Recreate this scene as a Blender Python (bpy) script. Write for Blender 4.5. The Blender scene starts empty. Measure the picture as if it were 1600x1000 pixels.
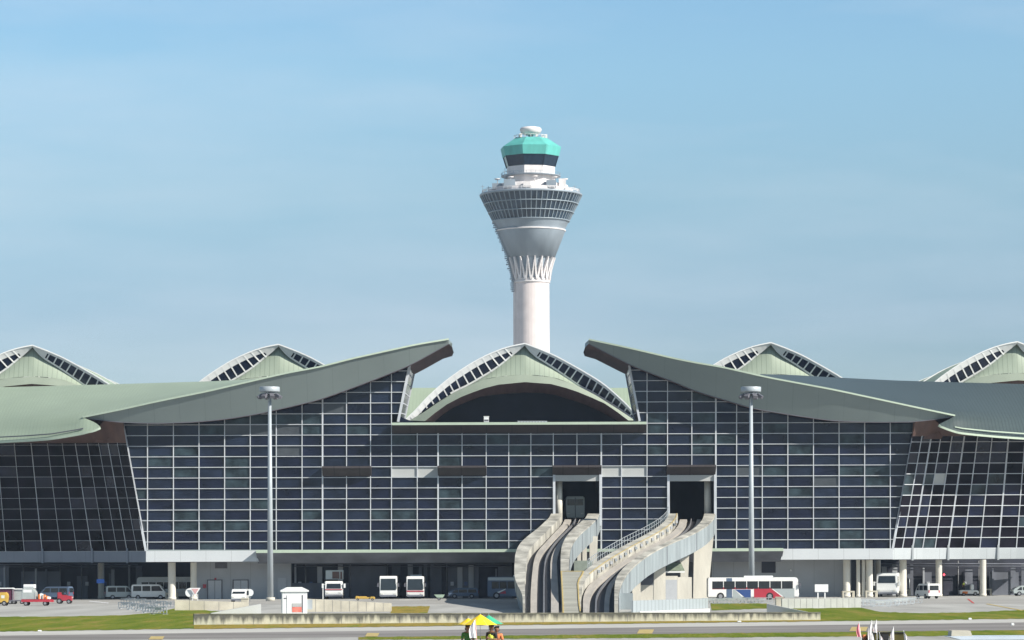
import bpy, bmesh, math, random
from mathutils import Vector, Matrix
random.seed(7)
S = bpy.context.scene
COL = S.collection
F = 4950.0; CH = 4.1; ROLL = 0.0036; HY = 890.0

# ------------------------------------------------------------------ camera maths
def cor(px, py):
    return px - ROLL*(py-HY), py + ROLL*(px-800)
def P(px, py, d):
    x, y = cor(px, py)
    return Vector(((x-800)*d/F, d, CH + (HY-y)*d/F))
def G(px, py, z=0.0):
    x, y = cor(px, py)
    d = (CH-z)*F/(y-HY)
    return Vector(((x-800)*d/F, d, z))
def zat(py, d, px=800):
    return P(px, py, d).z
def xat(px, py, d):
    return P(px, py, d).x

# ------------------------------------------------------------------ materials
MATS = {}
def mat(name, col, rough=0.6, metal=0.0, var=0.12, scale=1.5, bump=0.0, bscale=8.0, stretch=(1,1,1), spec=0.5, coat=0.0):
    if name in MATS: return MATS[name]
    m = bpy.data.materials.new(name); m.use_nodes = True
    nt = m.node_tree; n = nt.nodes; l = nt.links
    b = n['Principled BSDF']
    b.inputs['Roughness'].default_value = rough
    b.inputs['Metallic'].default_value = metal
    b.inputs['Specular IOR Level'].default_value = spec
    b.inputs['Coat Weight'].default_value = coat
    tc = n.new('ShaderNodeTexCoord'); mp = n.new('ShaderNodeMapping')
    mp.inputs['Scale'].default_value = stretch
    l.new(tc.outputs['Object'], mp.inputs['Vector'])
    nz = n.new('ShaderNodeTexNoise'); nz.inputs['Scale'].default_value = scale; nz.inputs['Detail'].default_value = 5
    l.new(mp.outputs[0], nz.inputs['Vector'])
    cr = n.new('ShaderNodeValToRGB')
    a = [max(0, c*(1-var)) for c in col]; z = [min(1, c*(1+var)) for c in col]
    cr.color_ramp.elements[0].position = 0.3; cr.color_ramp.elements[1].position = 0.7
    cr.color_ramp.elements[0].color = (*a, 1); cr.color_ramp.elements[1].color = (*z, 1)
    l.new(nz.outputs['Fac'], cr.inputs[0]); l.new(cr.outputs[0], b.inputs['Base Color'])
    if rough >= .9: b.inputs['Specular IOR Level'].default_value = 0.05
    if bump > 0:
        n2 = n.new('ShaderNodeTexNoise'); n2.inputs['Scale'].default_value = bscale; n2.inputs['Detail'].default_value = 4
        l.new(mp.outputs[0], n2.inputs['Vector'])
        bp = n.new('ShaderNodeBump'); bp.inputs['Strength'].default_value = bump; bp.inputs['Distance'].default_value = 0.1
        l.new(n2.outputs['Fac'], bp.inputs['Height']); l.new(bp.outputs[0], b.inputs['Normal'])
    MATS[name] = m
    return m

def seam_mat(name, col, axis='X', pitch=0.5, dark=0.7, rough=0.5, var=0.08, width=0.12, metal=0.0, bump=0.3, scale=0.4, coord='Object'):
    """painted metal sheet with standing seams / panel joints every `pitch` metres along an object axis"""
    m = mat(name, col, rough, metal, var, scale, stretch=(1,1,1))
    nt = m.node_tree; n = nt.nodes; l = nt.links; b = n['Principled BSDF']
    cr = [x for x in n if x.type == 'VALTORGB'][0]
    tc = [x for x in n if x.type == 'TEX_COORD'][0]
    sp = n.new('ShaderNodeSeparateXYZ'); l.new(tc.outputs[coord], sp.inputs[0])
    dv = n.new('ShaderNodeMath'); dv.operation = 'DIVIDE'; l.new(sp.outputs[axis], dv.inputs[0]); dv.inputs[1].default_value = pitch
    fr = n.new('ShaderNodeMath'); fr.operation = 'FRACT'; l.new(dv.outputs[0], fr.inputs[0])
    lt = n.new('ShaderNodeMath'); lt.operation = 'LESS_THAN'; l.new(fr.outputs[0], lt.inputs[0]); lt.inputs[1].default_value = width
    mx = n.new('ShaderNodeMix'); mx.data_type = 'RGBA'
    l.new(lt.outputs[0], mx.inputs['Factor']); l.new(cr.outputs[0], mx.inputs['A'])
    mx.inputs['B'].default_value = (*[c*dark for c in col], 1)
    l.new(mx.outputs['Result'], b.inputs['Base Color'])
    if bump:
        bp = n.new('ShaderNodeBump'); bp.inputs['Strength'].default_value = bump; bp.inputs['Distance'].default_value = 0.05
        l.new(lt.outputs[0], bp.inputs['Height']); l.new(bp.outputs[0], b.inputs['Normal'])
    return m

def stain_mat(name, col, stain, ztop, zrange, sx=1.2):
    """concrete with dirty run-off streaks hanging from its top edge"""
    m = mat(name, col, 0.85, 0, 0.14, 1.2, 0.3, 12)
    nt = m.node_tree; n = nt.nodes; l = nt.links; b = n['Principled BSDF']
    cr = [x for x in n if x.type == 'VALTORGB'][0]
    tc = [x for x in n if x.type == 'TEX_COORD'][0]
    mp = n.new('ShaderNodeMapping'); mp.inputs['Scale'].default_value = (sx, sx, 0.15)
    l.new(tc.outputs['Object'], mp.inputs[0])
    nz = n.new('ShaderNodeTexNoise'); nz.inputs['Scale'].default_value = 1.6; nz.inputs['Detail'].default_value = 6
    l.new(mp.outputs[0], nz.inputs['Vector'])
    sp = n.new('ShaderNodeSeparateXYZ'); l.new(tc.outputs['Object'], sp.inputs[0])
    mr = n.new('ShaderNodeMapRange'); mr.inputs['From Min'].default_value = ztop-zrange; mr.inputs['From Max'].default_value = ztop
    mr.inputs['To Min'].default_value = -0.25; mr.inputs['To Max'].default_value = 0.55
    l.new(sp.outputs['Z'], mr.inputs['Value'])
    ad = n.new('ShaderNodeMath'); ad.operation = 'ADD'; l.new(nz.outputs['Fac'], ad.inputs[0]); l.new(mr.outputs[0], ad.inputs[1])
    c2 = n.new('ShaderNodeValToRGB'); c2.color_ramp.elements[0].position = 0.46; c2.color_ramp.elements[1].position = 0.78
    l.new(ad.outputs[0], c2.inputs[0])
    mx = n.new('ShaderNodeMix'); mx.data_type = 'RGBA'
    l.new(c2.outputs[0], mx.inputs['Factor']); l.new(cr.outputs[0], mx.inputs['A']); mx.inputs['B'].default_value = (*stain, 1)
    l.new(mx.outputs['Result'], b.inputs['Base Color'])
    return m

M = {}
M['glass0'] = mat('facade glass dark', (0.007,0.010,0.026), 0.12, 0, 0.5, 0.35, spec=0.35)
M['glass1'] = mat('facade glass bluish', (0.011,0.017,0.035), 0.14, 0, 0.5, 0.35, spec=0.38)
M['glass2'] = mat('facade glass greenish', (0.024,0.038,0.046), 0.18, 0, 0.8, 0.5, spec=0.35)
M['glass3'] = mat('wing glass brownish', (0.008,0.007,0.011), 0.15, 0, 0.9, 0.3, spec=0.06)
M['spandrel'] = mat('grey spandrel panel', (0.42,0.43,0.42), 0.5, 0, 0.04, 0.5)
M['mullion'] = mat('white aluminium mullion', (0.52,0.545,0.58), 0.5, 0, 0.12, 0.8)
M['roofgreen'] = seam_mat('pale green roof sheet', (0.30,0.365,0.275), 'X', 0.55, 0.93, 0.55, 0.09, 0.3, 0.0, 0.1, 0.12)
M['roofgreen_shade'] = seam_mat('ribbed green roof sheet shade tone', (0.055,0.075,0.075), 'X', 0.55, 0.78, 0.42, 0.12, 0.3, 0.0, 0.5, 0.05)  # right-hand roof sheet: its shade is put into a darker base colour
M['shellgreen'] = seam_mat('seamed pale green shell sheet', (0.31,0.365,0.285), 'X', 0.75, 0.78, 0.55, 0.05, 0.16)
M['fascia'] = seam_mat('olive grey fascia sheet', (0.205,0.245,0.24), 'X', 3.6, 0.84, 0.5, 0.05, 0.02, 0.0, 0.2, 0.15)
M['trim'] = mat('pale green edge trim', (0.42,0.50,0.40), 0.45, 0, 0.04)
M['soffit'] = mat('red brown timber soffit', (0.125,0.072,0.058), 0.7, 0, 0.2, 0.6, stretch=(2,0.2,1))
M['brownbox'] = seam_mat('brown sunshade sheet', (0.055,0.045,0.046), 'X', 3.6, 0.6, 0.7, 0.15, 0.04, 0, 0.1, 0.8)
M['white'] = mat('white painted metal', (0.78,0.79,0.78), 0.45, 0, 0.03, 0.4)
M['band'] = seam_mat('white fascia panel', (0.56,0.585,0.60), 'X', 3.62, 0.6, 0.5, 0.03, 0.012, 0, 0.1, 0.3)
M['concrete'] = mat('pale concrete', (0.50,0.48,0.42), 0.85, 0, 0.12, 0.7, 0.2, 6)
M['concbeam'] = mat('running beam concrete', (0.40,0.37,0.33), 0.85, 0, 0.15, 0.6, 0.2, 6, stretch=(2,0.15,1))
M['concblue'] = mat('painted blue grey girder', (0.25,0.285,0.30), 0.8, 0, 0.22, 0.5, 0.1, 5, stretch=(1,1,0.25))
M['pillar'] = mat('cream painted pillar', (0.62,0.59,0.52), 0.8, 0, 0.14, 0.6, 0.2, 4, stretch=(1,1,.25))
M['gwall'] = seam_mat('grey wall panel', (0.40,0.42,0.45), 'X', 2.9, 0.72, 0.7, 0.07, 0.02, 0, 0.1, 0.4)
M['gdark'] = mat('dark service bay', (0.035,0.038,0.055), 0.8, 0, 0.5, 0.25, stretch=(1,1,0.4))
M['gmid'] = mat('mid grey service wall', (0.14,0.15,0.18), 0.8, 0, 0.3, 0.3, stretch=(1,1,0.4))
M['door'] = mat('pale grey service door', (0.48,0.50,0.53), 0.5, 0, 0.04)
M['frame'] = mat('dark door frame', (0.12,0.12,0.14), 0.5)
M['black'] = mat('matte black', (0.012,0.012,0.016), 0.7, 0, 0.2)
M['tyre'] = mat('black rubber tyre', (0.02,0.02,0.022), 0.85, 0, 0.1)
M['rim'] = mat('grey steel wheel rim', (0.35,0.35,0.37), 0.4, 0.5, 0.05)
M['vglass'] = mat('dark vehicle glass', (0.02,0.025,0.03), 0.08, 0, 0.2, spec=0.6)
M['vwhite'] = mat('white vehicle paint', (0.78,0.78,0.76), 0.3, 0, 0.03, 0.8, coat=0.4)
M['vsilver'] = mat('silver grey vehicle paint', (0.42,0.46,0.46), 0.3, 0.2, 0.03, 0.8, coat=0.4)
M['vred'] = mat('red vehicle paint', (0.40,0.03,0.05), 0.4, 0, 0.12, 0.8, coat=0.3)
M['vmaroon'] = mat('maroon tarpaulin', (0.10,0.02,0.05), 0.8, 0, 0.2, 2)
M['vblue'] = mat('deep blue vehicle paint', (0.03,0.07,0.22), 0.35, 0, 0.06, coat=0.3)
M['vslate'] = mat('slate blue vehicle paint', (0.09,0.13,0.20), 0.4, 0, 0.1)
M['vyellow'] = mat('yellow vehicle paint', (0.55,0.36,0.07), 0.5, 0, 0.15)
M['orange'] = mat('orange paint', (0.75,0.2,0.03), 0.5, 0, 0.1)
M['lamp'] = mat('headlamp glass', (0.7,0.7,0.65), 0.15, 0, 0.05, spec=0.8)
M['ctn'] = mat('grey aluminium container', (0.45,0.48,0.47), 0.45, 0.3, 0.1, 1.2)
M['steel'] = mat('galvanised steel', (0.45,0.48,0.50), 0.45, 0.4, 0.12, 1.0)
M['rail'] = mat('dull power rail steel', (0.20,0.20,0.21), 0.6, 0.3, 0.3, 1.5)
M['mast'] = mat('pale grey mast steel', (0.38,0.42,0.45), 0.5, 0.1, 0.05, 0.5)
M['twhite'] = mat('white tower concrete', (0.70,0.66,0.65), 0.75, 0, 0.10, 0.5, stretch=(1,1,0.12))
M['tshaft'] = seam_mat('fluted white tower shaft', (0.70,0.62,0.60), 'X', 0.9, 0.9, 0.7, 0.08, 0.14, 0, 0.2, 0.5)
M['tgrey'] = mat('silver grey tower cladding', (0.27,0.315,0.36), 0.5, 0.1, 0.16, 0.25, stretch=(1,1,0.08))
M['tglass'] = mat('tower window glass', (0.025,0.045,0.07), 0.15, 0, 0.5, 0.3, spec=0.7)
M['tmull'] = mat('tower mullion', (0.26,0.31,0.35), 0.4, 0, 0.05)
M['turq'] = mat('turquoise tower roof', (0.10,0.42,0.38), 0.6, 0, 0.14, 0.5, stretch=(1,1,.3))
M['turqd'] = mat('dark control room glass', (0.01,0.025,0.045), 0.1, 0, 0.3, spec=0.4)
M['yumb'] = mat('yellow umbrella cloth', (0.85,0.60,0.02), 0.7, 0, 0.06, 3)
M['gumb'] = mat('green umbrella cloth', (0.05,0.42,0.24), 0.7, 0, 0.06, 3)
M['flagw'] = mat('white flag cloth', (0.88,0.84,0.84), 0.8, 0, 0.04, 3)
M['flagp'] = mat('pink flag cloth', (0.80,0.30,0.36), 0.8, 0, 0.12, 3)
M['skin'] = mat('brown skin', (0.22,0.11,0.065), 0.6, 0, 0.05)
M['hair'] = mat('black hair', (0.012,0.010,0.010), 0.6)
M['cgreen'] = mat('green shirt cloth', (0.05,0.16,0.03), 0.8, 0, 0.2, 6)
M['cblack'] = mat('black cloth', (0.02,0.018,0.02), 0.85, 0, 0.2, 6)
M['cvest'] = mat('fluorescent yellow vest cloth', (0.75,0.85,0.10), 0.7, 0, 0.06, 6)
M['corange'] = mat('orange cloth', (0.70,0.22,0.08), 0.8, 0, 0.1, 6)
M['cred'] = mat('dark red cloth', (0.25,0.02,0.03), 0.8, 0, 0.1, 6)
M['olive'] = mat('dark olive canvas', (0.07,0.06,0.012), 0.85, 0, 0.3, 3)
M['beige'] = mat('cream painted block', (0.52,0.48,0.39), 0.85, 0, 0.18, 0.8)
M['yline'] = mat('worn yellow road paint', (0.46,0.35,0.13), 0.8, 0, 0.3, 2.0)
M['wline'] = mat('worn white road paint', (0.6,0.6,0.6), 0.8, 0, 0.2, 2.0)
M['rline'] = mat('red road paint', (0.5,0.06,0.05), 0.8, 0, 0.2, 2.0)
M['leaf'] = mat('dull green foliage', (0.06,0.09,0.04), 0.8, 0, 0.4, 4)
M['wallstain'] = stain_mat('stained low wall concrete', (0.46,0.445,0.355), (0.10,0.10,0.085), 0.95, 1.1, 1.6)
M['wallend'] = mat('weathered parapet concrete', (0.40,0.385,0.34), 0.9, 0, 0.42, 0.55, 0.3, 6, stretch=(1,.35,.5))
def M_emit(name, c, s):
    m = mat(name, c); b = m.node_tree.nodes['Principled BSDF']
    b.inputs['Emission Color'].default_value = (*c, 1); b.inputs['Emission Strength'].default_value = s
    return m
M['redlamp'] = M_emit('lit red signal lamp', (1.0, 0.06, 0.08), 4)

# ------------------------------------------------------------------ mesh builder
class MB:
    def __init__(s): s.v = []; s.f = []; s.m = []; s.sm = []
    def add(s, vs, fs, mi=0, smooth=False):
        o = len(s.v); s.v += [Vector(v) for v in vs]
        for f in fs: s.f.append([i+o for i in f]); s.m.append(mi); s.sm.append(smooth)
        return s
    def quad(s, a, b, c, d, mi=0): return s.add([a,b,c,d], [(0,1,2,3)], mi)
    def box(s, x0, x1, y0, y1, z0, z1, mi=0):
        v = [(x,y,z) for z in (z0,z1) for y in (y0,y1) for x in (x0,x1)]
        return s.add(v, [(0,2,3,1),(4,5,7,6),(0,1,5,4),(2,6,7,3),(0,4,6,2),(1,3,7,5)], mi)
    def bar(s, a, b, w, h=None, mi=0, up=None):
        a = Vector(a); b = Vector(b); h = h or w; t = (b-a)
        if t.length < 1e-6: return s
        t.normalize()
        u = Vector(up) if up else (Vector((0,0,1)) if abs(t.z) < 0.9 else Vector((0,1,0)))
        r = t.cross(u).normalized(); u = r.cross(t).normalized()
        o = [(-1,-1),(1,-1),(1,1),(-1,1)]
        v = [a+r*(i*w/2)+u*(j*h/2) for i,j in o]+[b+r*(i*w/2)+u*(j*h/2) for i,j in o]
        return s.add(v, [(3,2,1,0),(4,5,6,7),(0,1,5,4),(1,2,6,5),(2,3,7,6),(3,0,4,7)], mi)
    def tube(s, a, b, r0, r1=None, n=12, mi=0, cap=True, smooth=True):
        a = Vector(a); b = Vector(b); r1 = r0 if r1 is None else r1
        t = (b-a).normalized(); u = Vector((0,0,1)) if abs(t.z) < 0.9 else Vector((1,0,0))
        x = t.cross(u).normalized(); y = t.cross(x).normalized()
        v = []
        for c, r in ((a,r0),(b,r1)):
            for i in range(n):
                q = 2*math.pi*i/n; v.append(c + x*(r*math.cos(q)) + y*(r*math.sin(q)))
        s.add(v, [(i, i+n, (i+1)%n+n, (i+1)%n) for i in range(n)], mi, smooth)
        if cap: s.add(v[:n], [tuple(range(n))], mi); s.add(v[n:], [tuple(range(n))[::-1]], mi)
        return s
    def lathe(s, prof, n=32, cx=0, cy=0, mi=0, a0=0.0, smooth=True):
        v = []
        for r, z in prof:
            for i in range(n):
                q = a0+2*math.pi*i/n; v.append((cx+r*math.sin(q), cy-r*math.cos(q), z))
        f = []
        for k in range(len(prof)-1):
            for i in range(n):
                j = (i+1) % n
                f.append((k*n+i, k*n+j, (k+1)*n+j, (k+1)*n+i))
        return s.add(v, f, mi, smooth)
    def prism(s, poly, axis, a, b, mi=0):
        """poly of 2D points extruded; axis 'y': poly=(x,z); 'x': poly=(y,z); 'z': poly=(x,y)"""
        def pt(p, t):
            return {'y': (p[0],t,p[1]), 'x': (t,p[0],p[1]), 'z': (p[0],p[1],t)}[axis]
        n = len(poly); v = [pt(p,a) for p in poly]+[pt(p,b) for p in poly]
        f = [tuple(range(n)), tuple(range(2*n-1, n-1, -1))]+[(i, i+n, (i+1)%n+n, (i+1)%n) for i in range(n)]
        return s.add(v, f, mi)
    def grid(s, rows, mi=0, smooth=True):
        n = len(rows[0]); v = [p for r in rows for p in r]
        f = [(i*n+j, i*n+j+1, (i+1)*n+j+1, (i+1)*n+j) for i in range(len(rows)-1) for j in range(n-1)]
        return s.add(v, f, mi, smooth)
    def build(s, name, mats, parent=None, bevel=0, label=None):
        me = bpy.data.meshes.new(name)
        loc = parent['_w'] if parent is not None and '_w' in parent else None
        me.from_pydata([tuple(v) for v in s.v], [], s.f)
        if not isinstance(mats, (list, tuple)): mats = [mats]
        for m in mats: me.materials.append(m)
        for p, mi, sm in zip(me.polygons, s.m, s.sm): p.material_index = mi; p.use_smooth = sm
        bm = bmesh.new(); bm.from_mesh(me)
        bmesh.ops.remove_doubles(bm, verts=bm.verts, dist=0.0005)
        bmesh.ops.recalc_face_normals(bm, faces=bm.faces)
        if bevel: bmesh.ops.bevel(bm, geom=[e for e in bm.edges if e.calc_face_angle(0) > 0.4], offset=bevel, segments=2, affect='EDGES')
        bm.to_mesh(me); bm.free()
        o = bpy.data.objects.new(name, me); COL.objects.link(o)
        if parent is not None:
            o.parent = parent
        if label: o['label'] = label
        return o

def tag(o, label, cat, group=None):
    o['label'] = label; o['category'] = cat
    if group: o['group'] = group
    return o
def thing(name, label, cat, loc=(0,0,0), rz=0, group=None):
    o = bpy.data.objects.new(name, None); COL.objects.link(o)
    o.location = loc; o.rotation_euler = (0,0,rz); o.empty_display_size = 0.5
    return tag(o, label, cat, group)
def dup(root, loc, rz, label, group=None):
    r = root.copy(); COL.objects.link(r); r.location = loc; r.rotation_euler = (0,0,rz); r['label'] = label
    if group: r['group'] = group
    for ch in list(root.children):
        c = ch.copy(); COL.objects.link(c); c.parent = r
        for g in list(ch.children):
            d = g.copy(); COL.objects.link(d); d.parent = c
    return r
def interp(pts, t, k=0):
    """piecewise-linear; pts sorted by first item; returns tuple of the remaining items"""
    if t <= pts[0][0]: return pts[0][1:]
    for a, b in zip(pts, pts[1:]):
        if t <= b[0]:
            u = (t-a[0])/(b[0]-a[0])
            return tuple(a[i]+(b[i]-a[i])*u for i in range(1, len(a)))
    return pts[-1][1:]
def catmull(pts, n=6):
    out = []
    for i in range(len(pts)-1):
        p0 = pts[max(i-1,0)]; p1 = pts[i]; p2 = pts[i+1]; p3 = pts[min(i+2,len(pts)-1)]
        for k in range(n):
            t = k/n
            out.append(tuple(0.5*((2*b)+(-a+c)*t+(2*a-5*b+4*c-d)*t*t+(-a+3*b-3*c+d)*t**3) for a,b,c,d in zip(p0,p1,p2,p3)))
    out.append(tuple(pts[-1])); return out

# ================================================================== SETTING
def sheet(name, pix, z, m, kind='structure'):
    if kind == 'stuff':      # ragged edges where the turf meets the paving
        rg = random.Random(len(pix)*7+int(pix[0][0])); q = []
        for (xa, ya), (xb, yb) in zip(pix, pix[1:]+pix[:1]):
            n_ = max(1, int(abs(xb-xa)/7))
            for i in range(n_): q.append((xa+(xb-xa)*i/n_, ya+(yb-ya)*i/n_ + (rg.uniform(-.45,.45) if i else 0)))
        pix = q
    mb = MB(); v = [G(x, y, 0) for x, y in pix]
    mb.add([(p.x, p.y, z) for p in v], [tuple(range(len(v)))])
    o = mb.build(name, m); o['kind'] = kind; return o

apron_m = mat('apron concrete', (0.37,0.365,0.345), 0.9, 0, 0.18, 0.25, 0.2, 3, stretch=(1,0.12,1))
asph_m = mat('taxiway asphalt', (0.225,0.212,0.205), 0.95, 0, 0.20, 0.5, 0.3, 6, stretch=(.12,0.3,1))
shoulder_m = mat('shoulder concrete', (0.46,0.45,0.42), 0.9, 0, 0.08, 0.2)
def grass_mat(name, a, b, c):
    m = mat(name, a, 0.95, 0, 0.3, 0.5, 0.8, 5, stretch=(1,0.1,1))
    nt = m.node_tree; cr = [x for x in nt.nodes if x.type == 'VALTORGB'][0]
    cr.color_ramp.elements[0].color = (*a,1); cr.color_ramp.elements[1].color = (*b,1)
    cr.color_ramp.elements[0].position = 0.38; cr.color_ramp.elements[1].position = 0.53
    e = cr.color_ramp.elements.new(0.63); e.color = (*c,1)
    nz = [x for x in nt.nodes if x.type == 'TEX_NOISE'][0]; nz.inputs['Scale'].default_value = 0.45; nz.inputs['Detail'].default_value = 9
    nz.inputs['Roughness'].default_value = 0.72
    return m
grass_m = grass_mat('mown grass', (0.095,0.14,0.012), (0.155,0.18,0.022), (0.25,0.195,0.05))
dry_m = grass_mat('dry grass verge', (0.20,0.17,0.035), (0.30,0.22,0.05), (0.16,0.19,0.03))

g = MB(); g.add([(-3000,-60,0),(3000,-60,0),(3000,6000,0),(-3000,6000,0)], [(0,1,2,3)])
o = g.build('ground', apron_m); o['kind'] = 'structure'

def ly(x, k):   # edges of the oblique bands across the foreground, at picture x
    return {'top': 987.5-.0125*x, 'sh': 993.2-.0128*x, 'road': 1001.5-.0105*x, 'gr': 1003.5-.0065*x}[k]
def bandsheet(name, k0, k1, z, m, kind='structure', x0=-300, x1=1900):
    xs = [x0+(x1-x0)*i/10 for i in range(11)]
    return sheet(name, [(x, ly(x,k0)) for x in xs]+[(x, ly(x,k1)) for x in reversed(xs)], z, m, kind)
bandsheet('road_shoulder', 'top', 'sh', 0.004, shoulder_m)
bandsheet('taxiway_road', 'sh', 'road', 0.008, asph_m)
bandsheet('grass_strip', 'road', 'gr', 0.012, grass_m, 'stuff', 560, 1900)
sheet('grass_lawn', [(-200,966),(0,964),(120,963),(200,961),(245,957),(272,951),(300,950.5),(330,955),(400,958),(400,979.5),(303,982.5),(0,987),(-200,989)], 0.016, grass_m, 'stuff')
sheet('grass_verge', [(303,977),(640,971),(900,968),(1282,966),(1282,971),(900,975.5),(640,979),(303,983)], 0.020, dry_m, 'stuff')
sheet('grass_lawn', [(1215,951),(1345,949.5),(1375,956),(1430,958),(1500,957.5),(1600,953),(1800,950),(1800,964.5),(1600,967),(1282,971),(1240,971.4)], 0.016, grass_m, 'stuff')
sheet('grass_patch', [(1110,943),(1198,943),(1200,951),(1112,954)], 0.016, grass_m, 'stuff')
sheet('grass_patch', [(612,948),(672,947),(668,958),(610,959)], 0.016, dry_m, 'stuff')
# painted marks
for i, (xa, xb, ya, yb) in enumerate([(232,257,994.8,999.5),(570,593,989.5,995),(995,1022,984,990.5),(1327,1356,980,986.5)]):
    o = sheet('road_marking', [(xa+4,ya),(xb,ya),(xb-3,yb),(xa,yb)], 0.024, M['yline'])
sheet('road_marking', [(140,939),(170,942),(169,943),(139,940)], 0.024, M['wline'])
sheet('road_marking', [(1511,936),(1514,936),(1523,943),(1520,943)], 0.024, M['rline'])
sheet('road_marking', [(1540,944),(1543,943.4),(1600,954),(1596,954.4)], 0.024, M['yline'])
# road in front of the terminal, slightly darker asphalt
sheet('service_road', [(-200,936.5),(600,938.5),(1000,937.5),(1300,937),(1800,934),(1800,943),(1420,944),(1300,939.5),(1000,940.5),(600,945),(130,944),(-200,943)], 0.006, mat('service road concrete', (0.34,0.33,0.31), 0.9, 0, 0.1, 0.1))

# ================================================================== TERMINAL
T = thing('airport_terminal', 'long airport terminal with white gridded dark glass walls and green shell roofs', 'terminal', (0,450,0))
T_loc = Vector((0,450,0))
class TB(MB):
    """mesh builder in world coordinates for parts of a thing placed at T_loc"""
    def __init__(s, off=T_loc): MB.__init__(s); s.off = Vector(off)
    def build(s, name, mats, parent=None, bevel=0, label=None):
        s.v = [v - s.off for v in s.v]
        return MB.build(s, name, mats, parent, bevel, label)

DG = 450.0
# pixel outlines of the canopies
LTOP = [(130,652.5),(187,641),(250,627),(325,612),(400,594.5),(450,583),(500,574),(550,561),(600,550),(650,539),(701,530.5)]
LBOT = [(130,652.5),(155,656),(187,659.5),(242,661.5),(300,659.5),(350,655),(400,647),(450,636),(500,624),(550,606),(600,587),(642,570),(701,537)]
RTOP = [(920,531),(975,542.5),(1012,551),(1050,560),(1087,567.5),(1125,573.5),(1200,590.5),(1300,609),(1375,625),(1440,639),(1492,650)]
RBOT = [(920,537),(985,570),(1012,581),(1050,595),(1087,611),(1125,622.5),(1175,637.5),(1200,642),(1250,650),(1300,657),(1362,659.5),(1425,659),(1462,655),(1492,650)]
def facbot(px):
    if px < 811: return interp(LBOT, px)[0]
    return interp(RBOT, px)[0]
def clip_top(px):      # top limit (picture y) of the glass wall at the d=450 plane
    if px < 622 or px > 1000:
        return facbot(px)-1.0
    return 662.0
def rowy(k, px): return 660.8 + 16.62*k - ROLL*(px-811) + 1.2     # row lines, k may be negative
VX = [230.5,271,311,351,391,431.7,472,504,541.5,579,611.7,652,684.5,722,759.7,795,829.5,864.5,901.5,939.5,971,1011,1043,1081,1118.5,1151,1191,1231,1271,1311,1351,1391]
BASE = 859.0
def edgeL(y): return 228 - 36*(861-y)/200.0
def edgeR(y): return 1395 + 35*(861-y)/200.0
def endL(y): return 622 + 18*(658-y)/88.0      # glass end posts beside the central opening
def endR(y): return 999 - 16*(658-y)/88.0

rr = random.Random(3)
# panes: one face each, following grid, with portal openings left out
PORT = [(864.5,939.5),(1043,1118.5)]
gl = TB()
xs_all = [192.0]+VX+[1430.0]
ycoords = [rowy(k, 811) for k in range(-8, 12)]+[BASE]
for i in range(len(xs_all)-1):
    x0, x1 = xs_all[i], xs_all[i+1]
    for j in range(len(ycoords)-1):
        y0, y1 = ycoords[j], ycoords[j+1]
        xm, ym = (x0+x1)/2, (y0+y1)/2
        def lx(x, y):
            if i == 0 and x == x0: return edgeL(y)
            if i == len(xs_all)-2 and x == x1: return edgeR(y)
            return x
        if i == 0 and edgeL(y1) > x1: continue
        if 622 < xm < 1000 and y1 < 665: 
            if x0 < 620: pass
            elif x1 > 1012: pass
            else: continue
        tops = [max(y0, clip_top(lx(x0,y0))), max(y0, clip_top(lx(x1,y0)))]
        if 611 < xm < 652 and y1 < 662: continue
        if tops[0] >= y1 and tops[1] >= y1: continue
        tops = [min(t, y1) for t in tops]
        a = lx(x0,y0); b = lx(x1,y0)
        if any(pa-1 <= x0 and x1 <= pb+1 for pa, pb in PORT) and 742 < ym < 822: continue
        mi = rr.choices([0,1,2,4], [5,4,1.5,.35])[0]
        if j == 12 and (611 <= x0 and x1 <= 685 or 939 <= x0 and x1 <= 1012): mi = 3
        ps = [P(a,tops[0],DG), P(b,tops[1],DG), P(lx(x1,y1),y1,DG), P(lx(x0,y1),y1,DG)]
        if (ps[0]-ps[3]).length < 0.02: ps = ps[1:]
        elif (ps[1]-ps[2]).length < 0.02: ps = [ps[0]]+ps[2:]
        gl.add(ps, [tuple(range(len(ps)))], mi)
# glass triangles between x=611.7 and the slanted end posts, above the ledge
for seg in ('L','R'):
    for k in range(-6, 0):
        y0, y1 = rowy(k,811), rowy(k+1,811)
        if seg == 'L': xa = 611.7; e0, e1 = endL(y0), endL(y1); tp = [max(y0,facbot(xa)), max(y0,facbot(e0))]
        else: xa = 1011; e0, e1 = endR(y0), endR(y1); tp = [max(y0,facbot(xa)), max(y0,facbot(e0))]
        if seg == 'R': pass
        if max(tp) >= y1: tp = [min(t,y1) for t in tp]
        if tp[0] >= y1-0.05 and tp[1] >= y1-0.05: continue
        ps = [P(xa,tp[0],DG), P(e0,tp[1],DG), P(e1,y1,DG), P(xa,y1,DG)]
        if (ps[0]-ps[3]).length < 0.02: ps = ps[1:]
        if (ps[1]-ps[2]).length < 0.02: ps = [ps[0]]+ps[2:]
        gl.add(ps, [tuple(range(len(ps)))], rr.choice([0,1]))
glass_wall = gl.build('glass_wall', [M['glass0'],M['glass1'],M['glass2'],M['spandrel'],mat('glass with drawn blind', (0.055,0.062,0.07), 0.3, 0, 0.2, 0.6)], T)

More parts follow.
